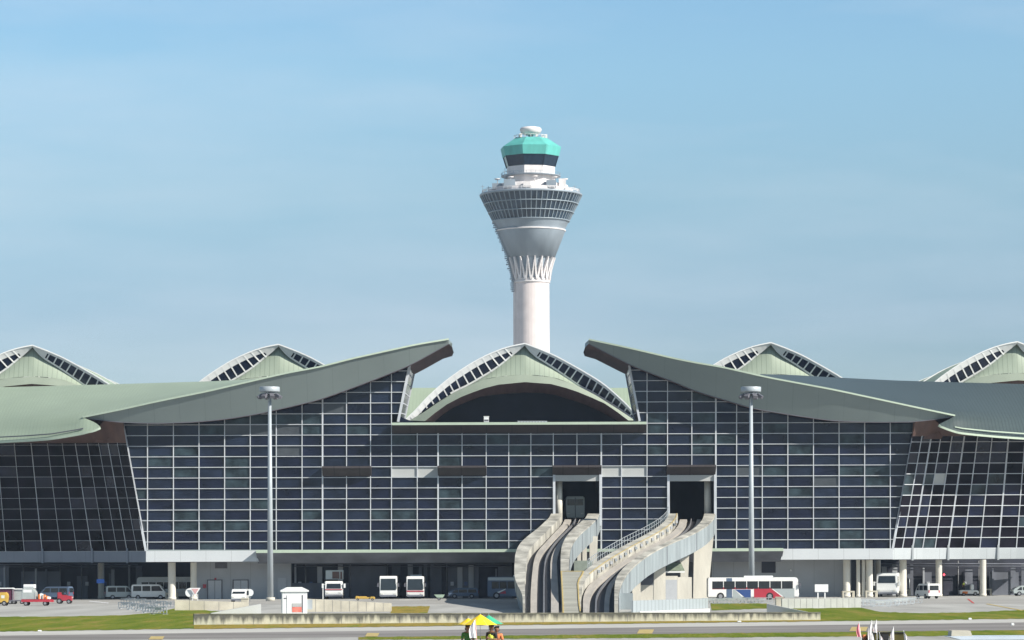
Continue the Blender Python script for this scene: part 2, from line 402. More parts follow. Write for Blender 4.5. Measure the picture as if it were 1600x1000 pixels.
mu = TB(); DM = DG-0.10
for vx in VX:
    top = max(clip_top(vx)+2, 571 if not (622<vx<1000) else 677)
    segs = [(top, BASE)]
    for xa, xb in PORT:
        if xa+2 < vx < xb-2: segs = [(top, 742), (822, BASE)]
    w = 0.115
    if vx in (504, 684.5, 939.5, 1118.5): w = 0.21
    for a, b in segs:
        if b > a: mu.bar(P(vx,a,DM), P(vx,b,DM), w, 0.22, up=(0,1,0))
for k in range(-6, 12):
    y = rowy(k, 811); spans = []
    if k <= 0:
        # find canopy limits
        pts = [x for x in range(190, 1432) if clip_top(x) < y-0.8]
        runs = []
        for x in pts:
            if runs and x == runs[-1][1]+1: runs[-1][1] = x
            else: runs.append([x,x])
        for a, b in runs:
            if a < 811:
                spans.append((max(a, edgeL(y)), endL(y) if b >= 600 and k < 0 else b))
            else:
                spans.append((endR(y) if a < 1025 and k < 0 else a, min(b, edgeR(y))))
    else:
        spans = [(edgeL(y), edgeR(y))]
    for xa, xb in PORT:
        if 743 < y < 821:
            ns = []
            for a, b in spans:
                if a < xa and b > xb: ns += [(a,xa),(xb,b)]
                else: ns.append((a,b))
            spans = ns
    for a, b in spans:
        if b-a > 2:
            pa, pb = P(a, y-ROLL*(a-811), DM-0.03), P(b, y-ROLL*(b-811), DM-0.03)
            mu.bar(pa, pb, 0.2, 0.09)
# slanted corner posts and end posts
mu.bar(P(edgeL(662),662,DM), P(228,861,DM), 0.32, 0.3, up=(0,1,0))
mu.bar(P(edgeR(662),662,DM), P(1395,857,DM), 0.32, 0.3, up=(0,1,0))
mu.bar(P(640,571,DM), P(622,659,DM), 0.36, 0.3, up=(0,1,0))
mu.bar(P(983,571,DM), P(999.5,658,DM), 0.30, 0.3, up=(0,1,0))
mu.build('mullion_grid', M['mullion'], glass_wall)

# side returns of the tall glass bays
for nm, pts in (('L', [P(640,571,450),P(622,659,450),P(631,660,469),P(647,583,469)]), ('R', [P(983,571,450),P(999.5,658,450),P(992,660,469),P(978,583,469)])):
    t = TB(); t.quad(*pts); so = t.build('side_glass_wall', M['glass1'], T)
    t = TB()
    for u in (0.12,0.3,0.48,0.66,0.84):
        a = pts[0].lerp(pts[1],u); b = pts[3].lerp(pts[2],u); t.bar(a,b,0.12,0.12)
    t.bar(pts[3],pts[2],0.3,0.3,up=(0,1,0)); t.build('mullion_grid', M['mullion'], so)

# ---- wings: curved, outward-leaning glass either side
def wing(side):
    if side == 'R':
        base = [1395,1410,1426,1441.6,1461,1482,1505.6,1531,1560,1588,1617,1647]
        top  = [1430,1444.5,1459,1474,1491,1510,1530.5,1553,1578,1604,1631,1660]
    else:
        base = [228,214,198.5,183,164,143.5,120,95,66,38,9,-21]
        top  = [192,178,163.5,149,132,113,93,70.5,45.5,19.5,-7.5,-36]
    n = len(base)
    dd = [450 + 11.0*(1-(1-i/(n-1))**1.6) for i in range(n)]
    yb = lambda px: 859.0 - ROLL*(px-811)
    ytop = 684 if side == 'R' else 690
    def pt(i, t, off=0.0):       # t 0 at base .. 1 at y=661 level
        px = base[i]+(top[i]-base[i])*t; py = yb(px)-198*t
        return P(px, py, dd[i]-1.6*t-off)
    tmax = (859-ytop)/198.0
    gb = TB(); rows = []
    tl = [k*16.62/198 for k in range(0, 13)]; tl = [t for t in tl if t < tmax+0.12]
    for a, b in zip(tl, tl[1:]):
        for i in range(n-1):
            mi = rr.choices([0,1,2],[6,3,1.4] if side == 'R' else [9,1.5,.3])[0]
            if side == 'R' and i == 3 and abs(a*198-99.7) < 9: mi = 3
            gb.quad(pt(i,a),pt(i+1,a),pt(i+1,b),pt(i,b),mi)
    w = gb.build('wing_glass_wall', [M['glass3'],M['glass0'],M['glass2'],M['spandrel']], T)
    m = TB()
    for i in range(1, n):
        m.bar(pt(i,0,.1), pt(i,tl[-1],.1), (0.26 if i in (2,5,8) else 0.16)*(.85 if side=='R' else .35), 0.16, up=(0,1,0))
    for t in tl[:-1]:
        for i in range(n-1): m.bar(pt(i,t,.12), pt(i+1,t,.12), 0.16, 0.095 if side == 'R' else .035)
    m.build('mullion_grid', M['mullion'], w)
    # band under the wing; left side's shade is put into a darker blue grey
    bd = TB()
    for i in range(n-1):
        a, b = pt(i,0,.2), pt(i+1,0,.2); h = 17.2*450/F
        bd.quad(a, b, b-Vector((0,-.25,h)), a-Vector((0,-.25,h)))
        bd.quad(a-Vector((0,-.25,h)), b-Vector((0,-.25,h)), b+Vector((0,14,-h)), a+Vector((0,14,-h)))
        bd.quad(a+Vector((0,0,.05)), b+Vector((0,0,.05)), b+Vector((0,.5,.05)), a+Vector((0,.5,.05)))
    for i in ((2,5,8)):
        a = pt(i,0,.35); bd.bar(a+Vector((0,0,.4)), a-Vector((0,-.2,1.7)), 0.28, 0.25, up=(0,1,0))
    bd.build('fascia_band', seam_mat('pale grey fascia panel', (0.43,0.46,0.475), 'X', 3.62, 0.6, 0.5, 0.05, 0.012, 0, 0.1, 0.3) if side == 'R' else seam_mat('shade toned fascia panel', (0.17,0.20,0.25), 'X', 3.62, 0.6, 0.6, 0.06, 0.012, 0, 0.1, 0.3), T)
    return pt, tmax, n, top, base
ptL = wing('L'); ptR = wing('R')

# ---- canopies: leaning fascia, soffit, top, end cap
def canopy(side):
    TOP, BOT = (LTOP, LBOT) if side == 'L' else (RTOP, RBOT)
    xs = sorted(set([p[0] for p in TOP]+[p[0] for p in BOT]+list(range(int(TOP[0][0])+5, int(TOP[-1][0]), 12))))
    def smooth(T_, x):
        ys = [interp(T_, x+dx)[0] for dx in (-14,-7,0,7,14)]
        return sum(ys)/5 if T_[0][0]+16 < x < T_[-1][0]-16 else interp(T_, x)[0]
    tp = []; bt = []
    for x in xs:
        yt, yb = smooth(TOP, x), smooth(BOT, x)
        h = (yb-yt)/11.0
        tp.append(P(x, yt, 447.3-0.52*h)); bt.append(P(x, yb, 447.4))
    f = TB(); f.grid([tp, bt], 0)
    fo = f.build('canopy_fascia', M['fascia'], T)
    e = TB()
    for a, b in zip(tp, tp[1:]): e.bar(a+Vector((0,-.08,.06)), b+Vector((0,-.08,.06)), 0.22, 0.22)
    e.build('edge_trim', M['trim'], fo)
    e = TB()
    for a, b in zip(bt, bt[1:]): e.bar(a+Vector((0,.02,-.03)), b+Vector((0,.02,-.03)), 0.16, 0.1)
    e.build('bottom_trim', M['frame'], fo)
    # soffit: from bottom edge back 21 m; level near the tip
    back = [p + Vector((0,21.5,0.0)) for p in bt]
    tipx = xs[-1] if side == 'L' else xs[0]
    sg = 1 if side == 'L' else -1
    s = TB(); s.grid([bt, back], 0)
    # rounded end: soffit bulges out a little past the fascia tip
    ti = -1 if side == 'L' else 0
    t0, b0, k0 = tp[ti], bt[ti], back[ti]
    top_back = t0 + Vector((0,20,-.2))
    mid = [b0, b0+Vector((sg*.45,4,-.25)), b0+Vector((sg*.5,12,-.4)), k0+Vector((sg*.1,0,-.3)), k0+Vector((-sg*2,0,-.25))]
    s.add([bt[ti], *mid[1:], back[ti+(-2 if side=='L' else 2)], bt[ti+(-2 if side=='L' else 2)]], [tuple(range(len(mid)+2))])
    s.build('soffit', M['soffit'], fo)
    c = TB(); c.add([t0, b0, *mid[1:4], top_back+Vector((sg*.1,0,0)), t0+Vector((sg*.35,8,.05))], [tuple(range(7))])
    c.build('end_cap', M['fascia'], fo)
    # upper sheet running back
    rt = [p+Vector((0,.05,.10)) for p in tp]
    rb = []
    for x, p in zip(xs, tp):
        rb.append(p + Vector((0, 20, -.2)))
    r = TB(); r.grid([rt, rb]); r.build('canopy_roof', M['roofgreen'] if side == 'L' else M['roofgreen_shade'], T)
    return tp, bt
tpL, btL = canopy('L'); tpR, btR = canopy('R')

# ---- outer roofs sweeping down to the wings
def outer_roof(side):
    if side == 'L':
        top = [(-80,607,476),(0,605,475),(80,603,474),(130,601.6,473),(240,598.5,472),(320,596,470),(400,592.5,462),(440,584,455)]
        lip = [(-80,697,455),(0,691,451),(40,689,449),(80,686,447),(120,679.5,445.8),(130,677.5,445.5)]
        crease = [(-80,664,462),(0,660,457),(60,657,452),(130,652.5,447.25)]
        fas = [p for p in LTOP if p[0] <= 450]
        lobe = [(130,652.5,447.25,677.5,445.5),(138,655.5,446.9,675.5,445.3),(146,659,446.4,673.8,445.2),(152,662.5,445.9,671.5,445.2),(157,667,445.4,669,445.3)]
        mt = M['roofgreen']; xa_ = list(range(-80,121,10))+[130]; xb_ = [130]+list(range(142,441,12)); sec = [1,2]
    else:
        top = [(1180,585,455),(1200,585,458),(1240,586,462),(1310,590,468),(1400,594.5,471),(1500,597.5,473),(1600,600,475),(1700,602,476)]
        lip = [(1492,675,445.5),(1505,677.5,445.8),(1550,682,447.5),(1600,685.5,450),(1700,691,455)]
        crease = [(1492,650,447.25),(1560,655,452),(1620,659,457),(1700,663,462)]
        fas = [p for p in RTOP if p[0] >= 1180]
        lobe = [(1492,650,447.25,675,445.5),(1483,655,446.9,672,445.3),(1474,659.5,446.4,668.5,445.2),(1469,662,445.9,666.5,445.2),(1466.5,664,445.4,665,445.3)]
        mt = M['roofgreen_shade']; xa_ = [1492]+list(range(1500,1701,10)); xb_ = list(range(1180,1485,12))+[1492]
    r = TB()
    cols = []
    for x in xa_:
        yt, dt = interp(top, x); yb, db = interp(lip, x); yc, dc = interp(crease, x)
        c = [P(x, yb+(yc-yb)*u, db+(dc-db)*u) for u in (0,1/3,2/3)]
        c += [P(x, yc+(yt-yc)*u, dc+(dt-dc)*u**1.1) for u in (0,.2,.4,.6,.8,1)]
        cols.append(c)
    r.grid(cols)
    cols = []
    for x in xb_:
        yt, dt = interp(top, x); yb = interp(fas, x)[0]
        hh = max(0,(facbot(x)-yb)/11.0); db = 447.25-0.52*hh
        if yt > yb-1: yt = yb-1
        cols.append([P(x, yb+(yt-yb)*u, db+(dt-db)*u**1.1) for u in (0,.2,.4,.6,.8,1)])
    r.grid(cols)
    r.grid([[P(x,y0,d0), P(x,y0+(y1-y0)/3,d0+(d1-d0)/3), P(x,y0+(y1-y0)*2/3,d0+(d1-d0)*2/3), P(x,y1,d1)] for x,y0,d0,y1,d1 in lobe])
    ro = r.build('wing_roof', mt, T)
    # gutter line and rolled lip
    l = TB()
    ll = [(x,y,d) for x,y,d in lip]
    if side == 'L': seq = ll+[(p[0],p[3],p[4]) for p in lobe[1:]]
    else: seq = [(p[0],p[3],p[4]) for p in reversed(lobe)]+ll
    pts = [P(*q) for q in catmull(seq, 4)]
    for a, b in zip(pts, pts[1:]): l.bar(a+Vector((0,-.12,.0)), b+Vector((0,-.12,.0)), 0.3, 0.28)
    l.build('lip_trim', M['trim'] if side == 'L' else M['trim'], ro)
    l = TB()
    offy = 8
    gp = [P(x,y-8,d+.35) for x,y,d in ll]
    for a, b in zip(gp, gp[1:]): l.bar(a, b, 0.12, 0.16)
    l.build('gutter', M['frame'] if side == 'L' else M['trim'], ro)
    # timber soffit from the lip back to the top of the wing glass, and under the fin
    s = TB()
    pt, tmax, n, tpx, bpx = ptL if side == 'L' else ptR
    gtop = [pt(i, tmax, .15) for i in range(n)]
    lipw = []
    for i in range(n):
        px = tpx[i]
        if side == 'L':
            if px <= 130: y,d = interp(lip, px); q = P(px,y,d)
            elif px <= 157: yb_,db_ = interp([(p[0],p[3],p[4]) for p in lobe], px); q = P(px,yb_,db_)
            else: q = P(px, facbot(px)-.5, 447.6)
        else:
            if px >= 1492: y,d = interp(lip, px); q = P(px,y,d)
            elif px >= 1466.5: yb_,db_ = interp([(p[0],p[3],p[4]) for p in reversed(lobe)], px); q = P(px,yb_,db_)
            else: q = P(px, facbot(px)-.5, 447.6)
        lipw.append(q)
    s.grid([lipw, gtop], 0, True)
    # infill under fin tip
    if side == 'L': s.add([P(130,654,449.9),P(155,656.5,449.5),P(187,660,448.4),P(194,662,449),P(194,690,449.8),P(150,690,451.5),P(140,672,452)],[tuple(range(7))])
    else: s.add([P(1492,651,449.9),P(1462,655.5,449.5),P(1432,659,448.4),P(1427,660,449),P(1424,686,449.8),P(1470,686,451.5),P(1484,668,452)],[tuple(range(7))])
    s.build('soffit', M['soffit'], ro)
outer_roof('L'); outer_roof('R')

# ---- shell roof modules (one built, the others copied)
MC = P(820, 540, 496)                       # apex of central module
def Q(px, py, dd=0.0):                      # point of the central module relative to its apex axis
    p = P(px, py, 496+dd); return Vector((p.x-MC.x, p.y-496, p.z))
OUT_L = [(820,537),(800,541),(779,547.5),(751,560),(724,576),(696,596),(669,620),(649.5,641),(633,656.5)]
INN_L = [(820,540),(801,556),(776,576),(748.5,593),(729,604),(710,613),(682,629),(660,643.5),(645,656.5)]
OUT_R = [(820,537),(839,544),(857,551.5),(875,560),(916,583),(944,601),(971,624.5),(988,642),(996,655.5)]
INN_R = [(820,540),(834,556),(861,573.6),(889,593),(905,604),(930,617),(957.5,634),(976,646),(988,655.5)]
GORE_B = [(729,604),(754,593.5),(779,588.5),(820,585.5),(861,589),(889,598),(905,604)]
RIM_T = [(640,657),(662,644),(684,629),(710,613),(729,604),(754,593.5),(779,588.5),(820,585.5),(861,589),(889,598),(905,604),(930,617),(957.5,634),(976,646),(992,657)]
RIM_B = [(664,658),(680,645),(698,632),(720,620.5),(737.5,613.5),(757,606.5),(779,601),(820,597),(861,600),(884,606),(902,612),(924,621),(944,630),(962,642),(982,657)]
BRN_B = [(679,659),(693,647),(708,637),(732,627),(751,620),(772,617),(792.5,615),(820,613.5),(850,614.5),(868,617.5),(882,622),(902,628),(918,634),(940,644),(967,659)]
def make_shell():
    r = bpy.data.objects.new('roof_shell', None); COL.objects.link(r); r.parent = T
    def res(pts, n=25):
        c = catmull(pts, 8); out = []
        for i in range(n):
            if i == 0:
                acc = [0.0]
                for p_, q_ in zip(c, c[1:]): acc.append(acc[-1]+math.hypot(q_[0]-p_[0], q_[1]-p_[1]))
            tt_ = acc[-1]*i/(n-1); k = max(0, min(len(c)-2, next((j for j in range(len(acc)-1) if acc[j+1] >= tt_), len(c)-2))); u = (tt_-acc[k])/max(1e-6, acc[k+1]-acc[k])
            out.append(tuple(c[k][j]+(c[k+1][j]-c[k][j])*u for j in (0,1)))
        return out
    ol, il, orr, ir = res(OUT_L), res(INN_L), res(OUT_R), res(INN_R)
    def dep(k, n=25): return 3.0*math.sin(math.pi*min(1, k/(n-1)))**0.7
    # gore: fan between left inner, right inner down to the arch
    g_ = MB(); rows = []
    nl = 13
    for k in range(nl):
        a = il[k]; b = ir[k]
        da = 2.0+dep(k) if k else 2.0
        row = []
        for j in range(9):
            u = j/8; x = a[0]+(b[0]-a[0])*u; y = a[1]+(b[1]-a[1])*u
            row.append(Q(x, y + 0.0, 3.2-3.2*(k/(nl-1)) ))
        rows.append(row)
        if min(a[1], b[1]) > 602: break
    # last row follows arch
    last = rows[-1]
    arch = catmull(GORE_B, 4)
    rows2 = []
    for k, row in enumerate(rows):
        new = []
        for j, p in enumerate(row):
            new.append(p)
        rows2.append(new)
    # build gore as explicit columns: each column from edge curve to the arch
    g_ = MB(); cols = []
    NX = 41
    for i in range(NX):
        x = 729+(905-729)*i/(NX-1)
        if x <= 820: ye = [interp(sorted(il), x)[0]]
        else: ye = [interp(ir, x)[0]]
        yt = ye[0]; yb = interp(arch, x)[0]
        if yt > yb: yt = yb
        cols.append([Q(x, yb+(yt-yb)*u, 1.1*u) for u in (0,.2,.4,.6,.8,1)])
    g_.grid(cols); g_.build('gore_panel', M['shellgreen'], r)
    # arch rim + soffit + dark glazed end below
    rm = MB(); rm.grid([[Q(x,y,0) for x,y in RIM_T],[Q(x,y,-0.9) for x,y in RIM_B]]); rm.build('arch_rim', M['fascia2'], r)
    sf = MB(); sf.grid([[Q(x,y,-0.9) for x,y in RIM_B],[Q(x,y,4.5) for x,y in BRN_B]]); sf.build('soffit', M['soffit'], r)
    ge = MB(); ge.add([Q(x,y,4.4) for x,y in BRN_B]+[Q(967,668,4.4),Q(679,668,4.4)], [tuple(range(len(BRN_B)+2))]); ge.build('end_glass', mat('deep dark end glazing', (0.006,0.007,0.014), 0.3, 0, 0.4, 0.3, spec=0.15), r)
    # skylight strips
    for o_, i_, sg in ((ol,il,1),(orr,ir,-1)):
        gp = MB(); fr = MB()
        ic = catmull(INN_L if sg == 1 else INN_R, 14)
        last_i = 0
        def pair(o_pt):
            nonlocal last_i
            best = min(range(last_i, min(len(ic), last_i+12)), key=lambda q: (ic[q][0]-o_pt[0])**2+(ic[q][1]-o_pt[1])**2); last_i = best
            i_pt = ic[best]; w = math.hypot(o_pt[0]-i_pt[0], o_pt[1]-i_pt[1])/10
            return (Q(*o_pt, 0.0), Q(*i_pt, 0.12+0.45*w))
        lens = [pair(q) for q in o_]
        lens = [(p, q) if (q-p).length > .05 else (p, p+Vector((0,.02,-.06))) for p, q in lens]
        n = 24
        gp.grid([[a for a,b in lens],[b for a,b in lens]])
        gp.build('skylight_glass', M['glass1'], r)
        def cutL(p, w, e=-.06):
            dv = p[1]-p[0]; L = max(dv.length, .01); return p[0]+dv*min(1, w/L)+Vector((0,e,0))
        def cutR(p, w, e=-.06):
            dv = p[0]-p[1]; L = max(dv.length, .01); return p[1]+dv*min(1, w/L)+Vector((0,e,0))
        f6 = Vector((0,-.06,0))
        for k in range(n):
            a, b = lens[k], lens[k+1]
            th = 0.95 if sg == 1 else 0.45
            fr.quad(a[0]+f6, b[0]+f6, cutL(b, th), cutL(a, th))
            fr.bar(a[0]+Vector((0,.05,.03)), b[0]+Vector((0,.05,.03)), .3, .18)
            if k < (15 if sg == 1 else 23):
                fr.quad(a[1]+f6, b[1]+f6, cutR(b,.3), cutR(a,.3))
            if k < 3: fr.quad(a[0]+f6*.8, b[0]+f6*.8, b[1]+f6*.8, a[1]+f6*.8)
            if k > 22: fr.quad(a[0]+f6*.8, b[0]+f6*.8, b[1]+f6*.8, a[1]+f6*.8)
        for q in range(15):
            u = 3.4 + q*1.36; k = min(int(u), 23); u -= k
            t0 = lens[k][0].lerp(lens[k+1][0], u); t1 = lens[k][1].lerp(lens[k+1][1], u)
            fr.bar(t0+Vector((0,-.075,0)), t1+Vector((0,-.075,0)), 0.22, 0.02, up=(0,1,0))
        fr.build('skylight_frame', M['white'], r)
    # back of the shell: sheet falling away behind the outer curves
    bk = MB()
    full = [Q(*p,0.05) for p in reversed(ol)]+[Q(*p,0.05) for p in orr[1:]]
    bk.grid([full, [p+Vector((0,17,-1.5-0.25*max(0,p.z-33))) for p in full], [p+Vector((0,34,0)) - Vector((0,0,0.0)) for p in full]])
    bk.build('back_shell', M['roofgreen'], r)
    return r
M['fascia2'] = mat('arch rim sheet', (0.26,0.30,0.24), 0.55, 0, 0.06, 0.4)
shell = make_shell()
shell.location = (MC.x, 46, 0)
for row in range(3):
    for k in (-3,-2,-1,0,1,2,3):
        if row == 0 and k == 0: continue
        if row == 0 and abs(k) == 3: continue
        c = shell.copy(); COL.objects.link(c); c.parent = T
        c.location = (MC.x+38.55*k, 46+38.5*row, 0)
        for ch in list(shell.children):
            if row and ch.name.split('.')[0] in ('soffit','end_glass'): continue
            q = ch.copy(); COL.objects.link(q); q.parent = c
# valley roof behind central opening
v = TB(); cols = []
for i in range(27):
    x = 490+ i*25
    dip = 0
    yb, yt = 668, 606
    cols.append([P(x, yb+(yt-yb)*u, 501+14*u**0.8) for u in (0,.25,.5,.75,1)])
v.grid(cols); v.build('valley_roof', M['roofgreen'], T)

# ---- ledge over the central part and small sunshade boxes
def shade_box(name, xa, xb, y0, y1, proj, mat_, trim=True, th=3.0):
    t = TB()
    a0, b0 = P(xa,y0,DG-proj), P(xb,y0-ROLL*(xb-xa),DG-proj)
    h = (y1-y0)*DG/F; e = th*DG/F
    w = Vector((0,proj+.6,0))
    t.quad(a0, b0, b0+w, a0+w)                        # top
    t.quad(a0, b0, b0-Vector((0,0,e)), a0-Vector((0,0,e)))
    t.quad(a0-Vector((0,0,e)), b0-Vector((0,0,e)), b0+Vector((0,proj-.15,-h)), a0+Vector((0,proj-.15,-h)))
    for q in (a0, b0): t.add([q, q-Vector((0,0,e)), q+Vector((0,proj-.15,-h)), q+w], [(0,1,2,3)])
    t.quad(a0+Vector((0,proj-.15,-h)), b0+Vector((0,proj-.15,-h)), b0+Vector((0,proj+.6,-h+.1)), a0+Vector((0,proj+.6,-h+.1)))
    o = t.build(name, mat_, T)
    if trim:
        t = TB(); t.bar(a0+Vector((0,-.05,-.16)), b0+Vector((0,-.05,-.16)), 0.16, 0.36); t.build('edge_trim', M['trim'], o)
    return o
shade_box('roof_ledge', 612, 1010, 660.6, 676, 2.9, M['brownbox'])
tt = TB(); tt.box(xat(612,660,451)+.1, xat(1010,660,451)-.1, 450.2, 502, zat(661.5,450)-.5, zat(661.5,450)-.15); tt.build('terrace_floor', M['gmid'], T)
for xa, xb in ((503,579.5),(683.5,760),(863.5,940),(1042.5,1119)):
    shade_box('sunshade_box', xa, xb, 727.3-ROLL*(xa-811), 742.5-ROLL*(xa-811), 1.9, M['brownbox'], False)
# portals
for xa, xb, cxp, ccx in ((864.5,939.5,873,0),(1043,1118.5,1106,1)):
    t = TB(); yb = 822
    z0, z1 = zat(yb,450,xa), zat(742,450,xa)
    x0, x1 = P(xa,780,450).x, P(xb,780,450).x
    t.box(x0+.1, x0+.12, 450, 475, z0, z1); t.box(x1-.12, x1-.1, 450, 475, z0, z1)
    t.box(x0+.1, x1-.1, 475, 475.1, z0, z1); t.box(x0+.1,x1-.1,450,475,z1-.02,z1); t.box(x0+.1,x1-.1,450.3,475,z0,z0+.05)
    po = t.build('track_portal', M['gdark'], T)
    t = TB(); t.box(x0+.15, x1-.2, 449.7, 450.6, zat(752,450,xa), zat(742.6,450,xa)); t.build('lintel', M['spandrel'], po)
    t = TB(); t.box(x0-.05,x0+.3,449.6,450.4,z0,z1); t.build('door_jamb', M['mullion'], po)
    t = TB(); t.box(x1-.28,x1+.05,449.4,450.4,z0,z1); t.build('door_jamb', M['mullion'], po)
    px = P(cxp,780,452).x
    t = TB(); t.tube((px,452,z0),(px,452,z1-.3),0.52,n=20); t.build('column', M['pillar'], po)
# slim deep mullion posts over portal bays
# ---- slab edge and fascia bands
t = TB(); a, b = P(400,859.4,447.8), P(1224,856.4,447.8); e = Vector((0,0,.42))
t.quad(a,b,b-e,a-e); t.quad(a,b,b+Vector((0,2.6,0)),a+Vector((0,2.6,0)))
so = t.build('slab_edge', M['trim'], T)
t = TB(); t.quad(a-e,b-e,b+Vector((0,3.4,-1.9)),a+Vector((0,3.4,-1.9))); t.quad(b+Vector((0,3.4,-1.9)),a+Vector((0,3.4,-1.9)),a+Vector((0,26,-1.9)),b+Vector((0,26,-1.9)))
t.build('slab_soffit', M['gmid'], so)
for xa, xb, xe in ((228,400,404),(1395,1224,1220)):
    ya = 861.0 if xa < 811 else 856.8; yb = 861.0-ROLL*(172) if xa < 811 else 857.5
    t = TB(); h = Vector((0,0,17*450/F))
    a, b, c = P(xa,ya,449.5), P(xb,yb,449.5), P(xe,yb+17,449.5)
    t.add([a,b,c,a-h],[(0,1,2,3)]); t.quad(a-h,c,c+Vector((0,14,0)),a-h+Vector((0,14,0))); t.add([b,c,c+Vector((0,5,0)),b+Vector((0,5,0))],[(0,1,2,3)])
    t.quad(a,b,b+Vector((0,.6,0)),a+Vector((0,.6,0)))
    t.build('fascia_band', M['band'], T)

# ---- ground floor: recessed walls, doors, columns
def gpanel(name, xa, xb, ya, yb, d, m, th=0.25, parent=T):
    a, b = P(xa,ya,d), P(xb,yb,d)
    t = TB(); t.box(a.x, b.x, d, d+th, max(0.0, b.z) if yb < 934 else 0.0, a.z); return t.build(name, m, parent)
ZC = 876.5
lw = [gpanel('ground_floor_wall', 304,455,ZC-4,940,456.5,M['gwall']), gpanel('ground_floor_wall', 1112,1330,ZC-6,940,456.5,M['gwall'])]
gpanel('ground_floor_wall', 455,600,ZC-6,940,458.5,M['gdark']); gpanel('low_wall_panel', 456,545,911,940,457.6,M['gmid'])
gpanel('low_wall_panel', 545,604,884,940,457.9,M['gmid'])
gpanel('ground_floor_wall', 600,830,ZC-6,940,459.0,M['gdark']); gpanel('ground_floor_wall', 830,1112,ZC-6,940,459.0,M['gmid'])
for xa, xb, ya in ((612,626,880),(672,690,884),(700,748,886),(662,668,878),(778,800,884)): gpanel('wall_panel', xa,xb,ya,940,458.4,M['gmid'])
for xa, xb, ya in ((640,660,905),(712,738,906),(765,776,905)): gpanel('service_door', xa,xb,ya,940,458.2,M['frame'])
# deep bays on both wings
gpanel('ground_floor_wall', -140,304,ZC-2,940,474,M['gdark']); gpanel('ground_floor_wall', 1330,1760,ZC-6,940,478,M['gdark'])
for xa, xb, ya in ((-20,14,884),(33,94,893),(120,137,900),(170,176,896),(212,222,884)): gpanel('wall_panel', xa,xb,ya,940,473,M['gmid'])
for xa, xb, ya in ((1444,1456,894),(1546,1592,893),(1508,1520,888)): gpanel('wall_panel', xa,xb,ya,940,477,M['gmid'])
gpanel('wall_panel', 1330,1340,ZC-4,940,470,M['gmid'])
# doors and vents in light walls
for xa, xb in ((325,346),(365,387)):
    d_ = gpanel('service_door', xa,xb,907,940,456.35,M['door'],0.16)
    t = TB(); a, b = P(xa,907,456.3), P(xb,907,456.3)
    t.box(a.x-.12,a.x,456.28,456.5,0,a.z+.12); t.box(b.x,b.x+.12,456.28,456.5,0,a.z+.12); t.box(a.x,b.x,456.28,456.5,a.z,a.z+.12)
    t.box((a.x+b.x)/2-.02,(a.x+b.x)/2+.02,456.3,456.36,0,a.z); t.build('door_frame', M['frame'], d_)
gpanel('vent', 336,355,879,888,456.4,M['frame'],0.15); gpanel('vent', 1190,1212,875,895,456.4,M['gdark'],0.15)
gpanel('hose_box', 317,322,913,919,456.3,M['vred'],0.25); gpanel('hose_box', 335,338,903,906,456.3,M['vred'],0.25)
gpanel('service_door', 434,447,903,940,456.35,M['door'],0.16)
for xp in (1100,): pass
# round columns with low white guard frames at the foot
ci = 0
cols_px = [(268.5,452.4,.55),(302.5,452.9,.45),(1323,452.4,.50),(1341,452.2,.28),(1349.5,452.2,.28),(1358.5,451.9,.48),(1371,470,.5),(1411,455.5,.52),(1467,458,.46),(1536,459.5,.46),(158,470,.45)]
for px, d, r in cols_px:
    x = P(px,915,d).x
    t = TB(); t.tube((x,d,0),(x,d,5.3),r,n=20,cap=False); t.tube((x,d,0),(x,d,.35),r*1.12,n=20); t.build('column', M['pillar'], T)

rb_ = random.Random(11)
for xa, xb, d in ((-100,215,473),(460,800,458.2),(1345,1700,477)):
    x = xa
    while x < xb:
        w_ = rb_.choice((3,5,8)); yt_ = rb_.uniform(879,890)
        if rb_.random() < .6: gpanel('pilaster', x, x+w_, yt_, 940, d-.2, M['gmid'] if rb_.random() < .7 else M['gwall'])
        elif rb_.random() < .6:
            a = P(x,yt_,d-.3); t = TB(); t.tube((a.x,d-.3,0),(a.x,d-.3,5.2),.09,n=8); t.build('drain_pipe', M['rail'], T)
        if rb_.random() < .5:
            a = P(x+w_+3,909,d); b = P(x+w_+8,915,d); t = TB(); t.box(a.x,b.x,d-.15,d-.05,b.z,a.z); t.build('notice_board', M['door'] if rb_.random()<.5 else M['vblue'], T)
        x += rb_.uniform(16,34)
for xa, xb, y_, d in ((-100,215,882,472.5),(460,800,881,457.8),(1345,1700,881,476.5)):
    a, b = P(xa,y_,d), P(xb,y_,d); t = TB(); t.tube(a,b,.10,n=8); t.tube(a+Vector((0,-.1,-.35)),b+Vector((0,-.1,-.35)),.06,n=8); t.build('service_pipe', M['gmid'], T)
# small plant on the terrace
t = MB(); t.box(-.35,.35,-.3,.3,0,.75); t.box(-.4,.4,-.35,.35,.75,.82)
bx = P(760,659.5,448.2); o = thing('roof_equipment_box', 'small white box standing on the ledge under the central arch', 'equipment box', (bx.x, 448.2, bx.z)); t.build('cabinet', M['white'], o)
t = MB(); t.box(-.3,.3,-.32,-.3,.1,.35); t.build('louvre', M['frame'], o)
bx = P(832,657.5,450); t = MB(); t.box(-2.1,2.1,-.3,.3,0,.55); t.box(-2.1,-2.0,-.33,.33,0,.6)
o = thing('roof_air_handler', 'long low grey unit on the ledge in the dark central arch', 'air handler', (bx.x, 451.5, zat(661.5,450)-.15)); t.build('casing', M['steel'], o)
t = MB()
for k in range(9): t.box(-1.8+k*.42,-1.6+k*.42,-.33,-.31,.1,.45)
t.build('louvre', M['frame'], o)

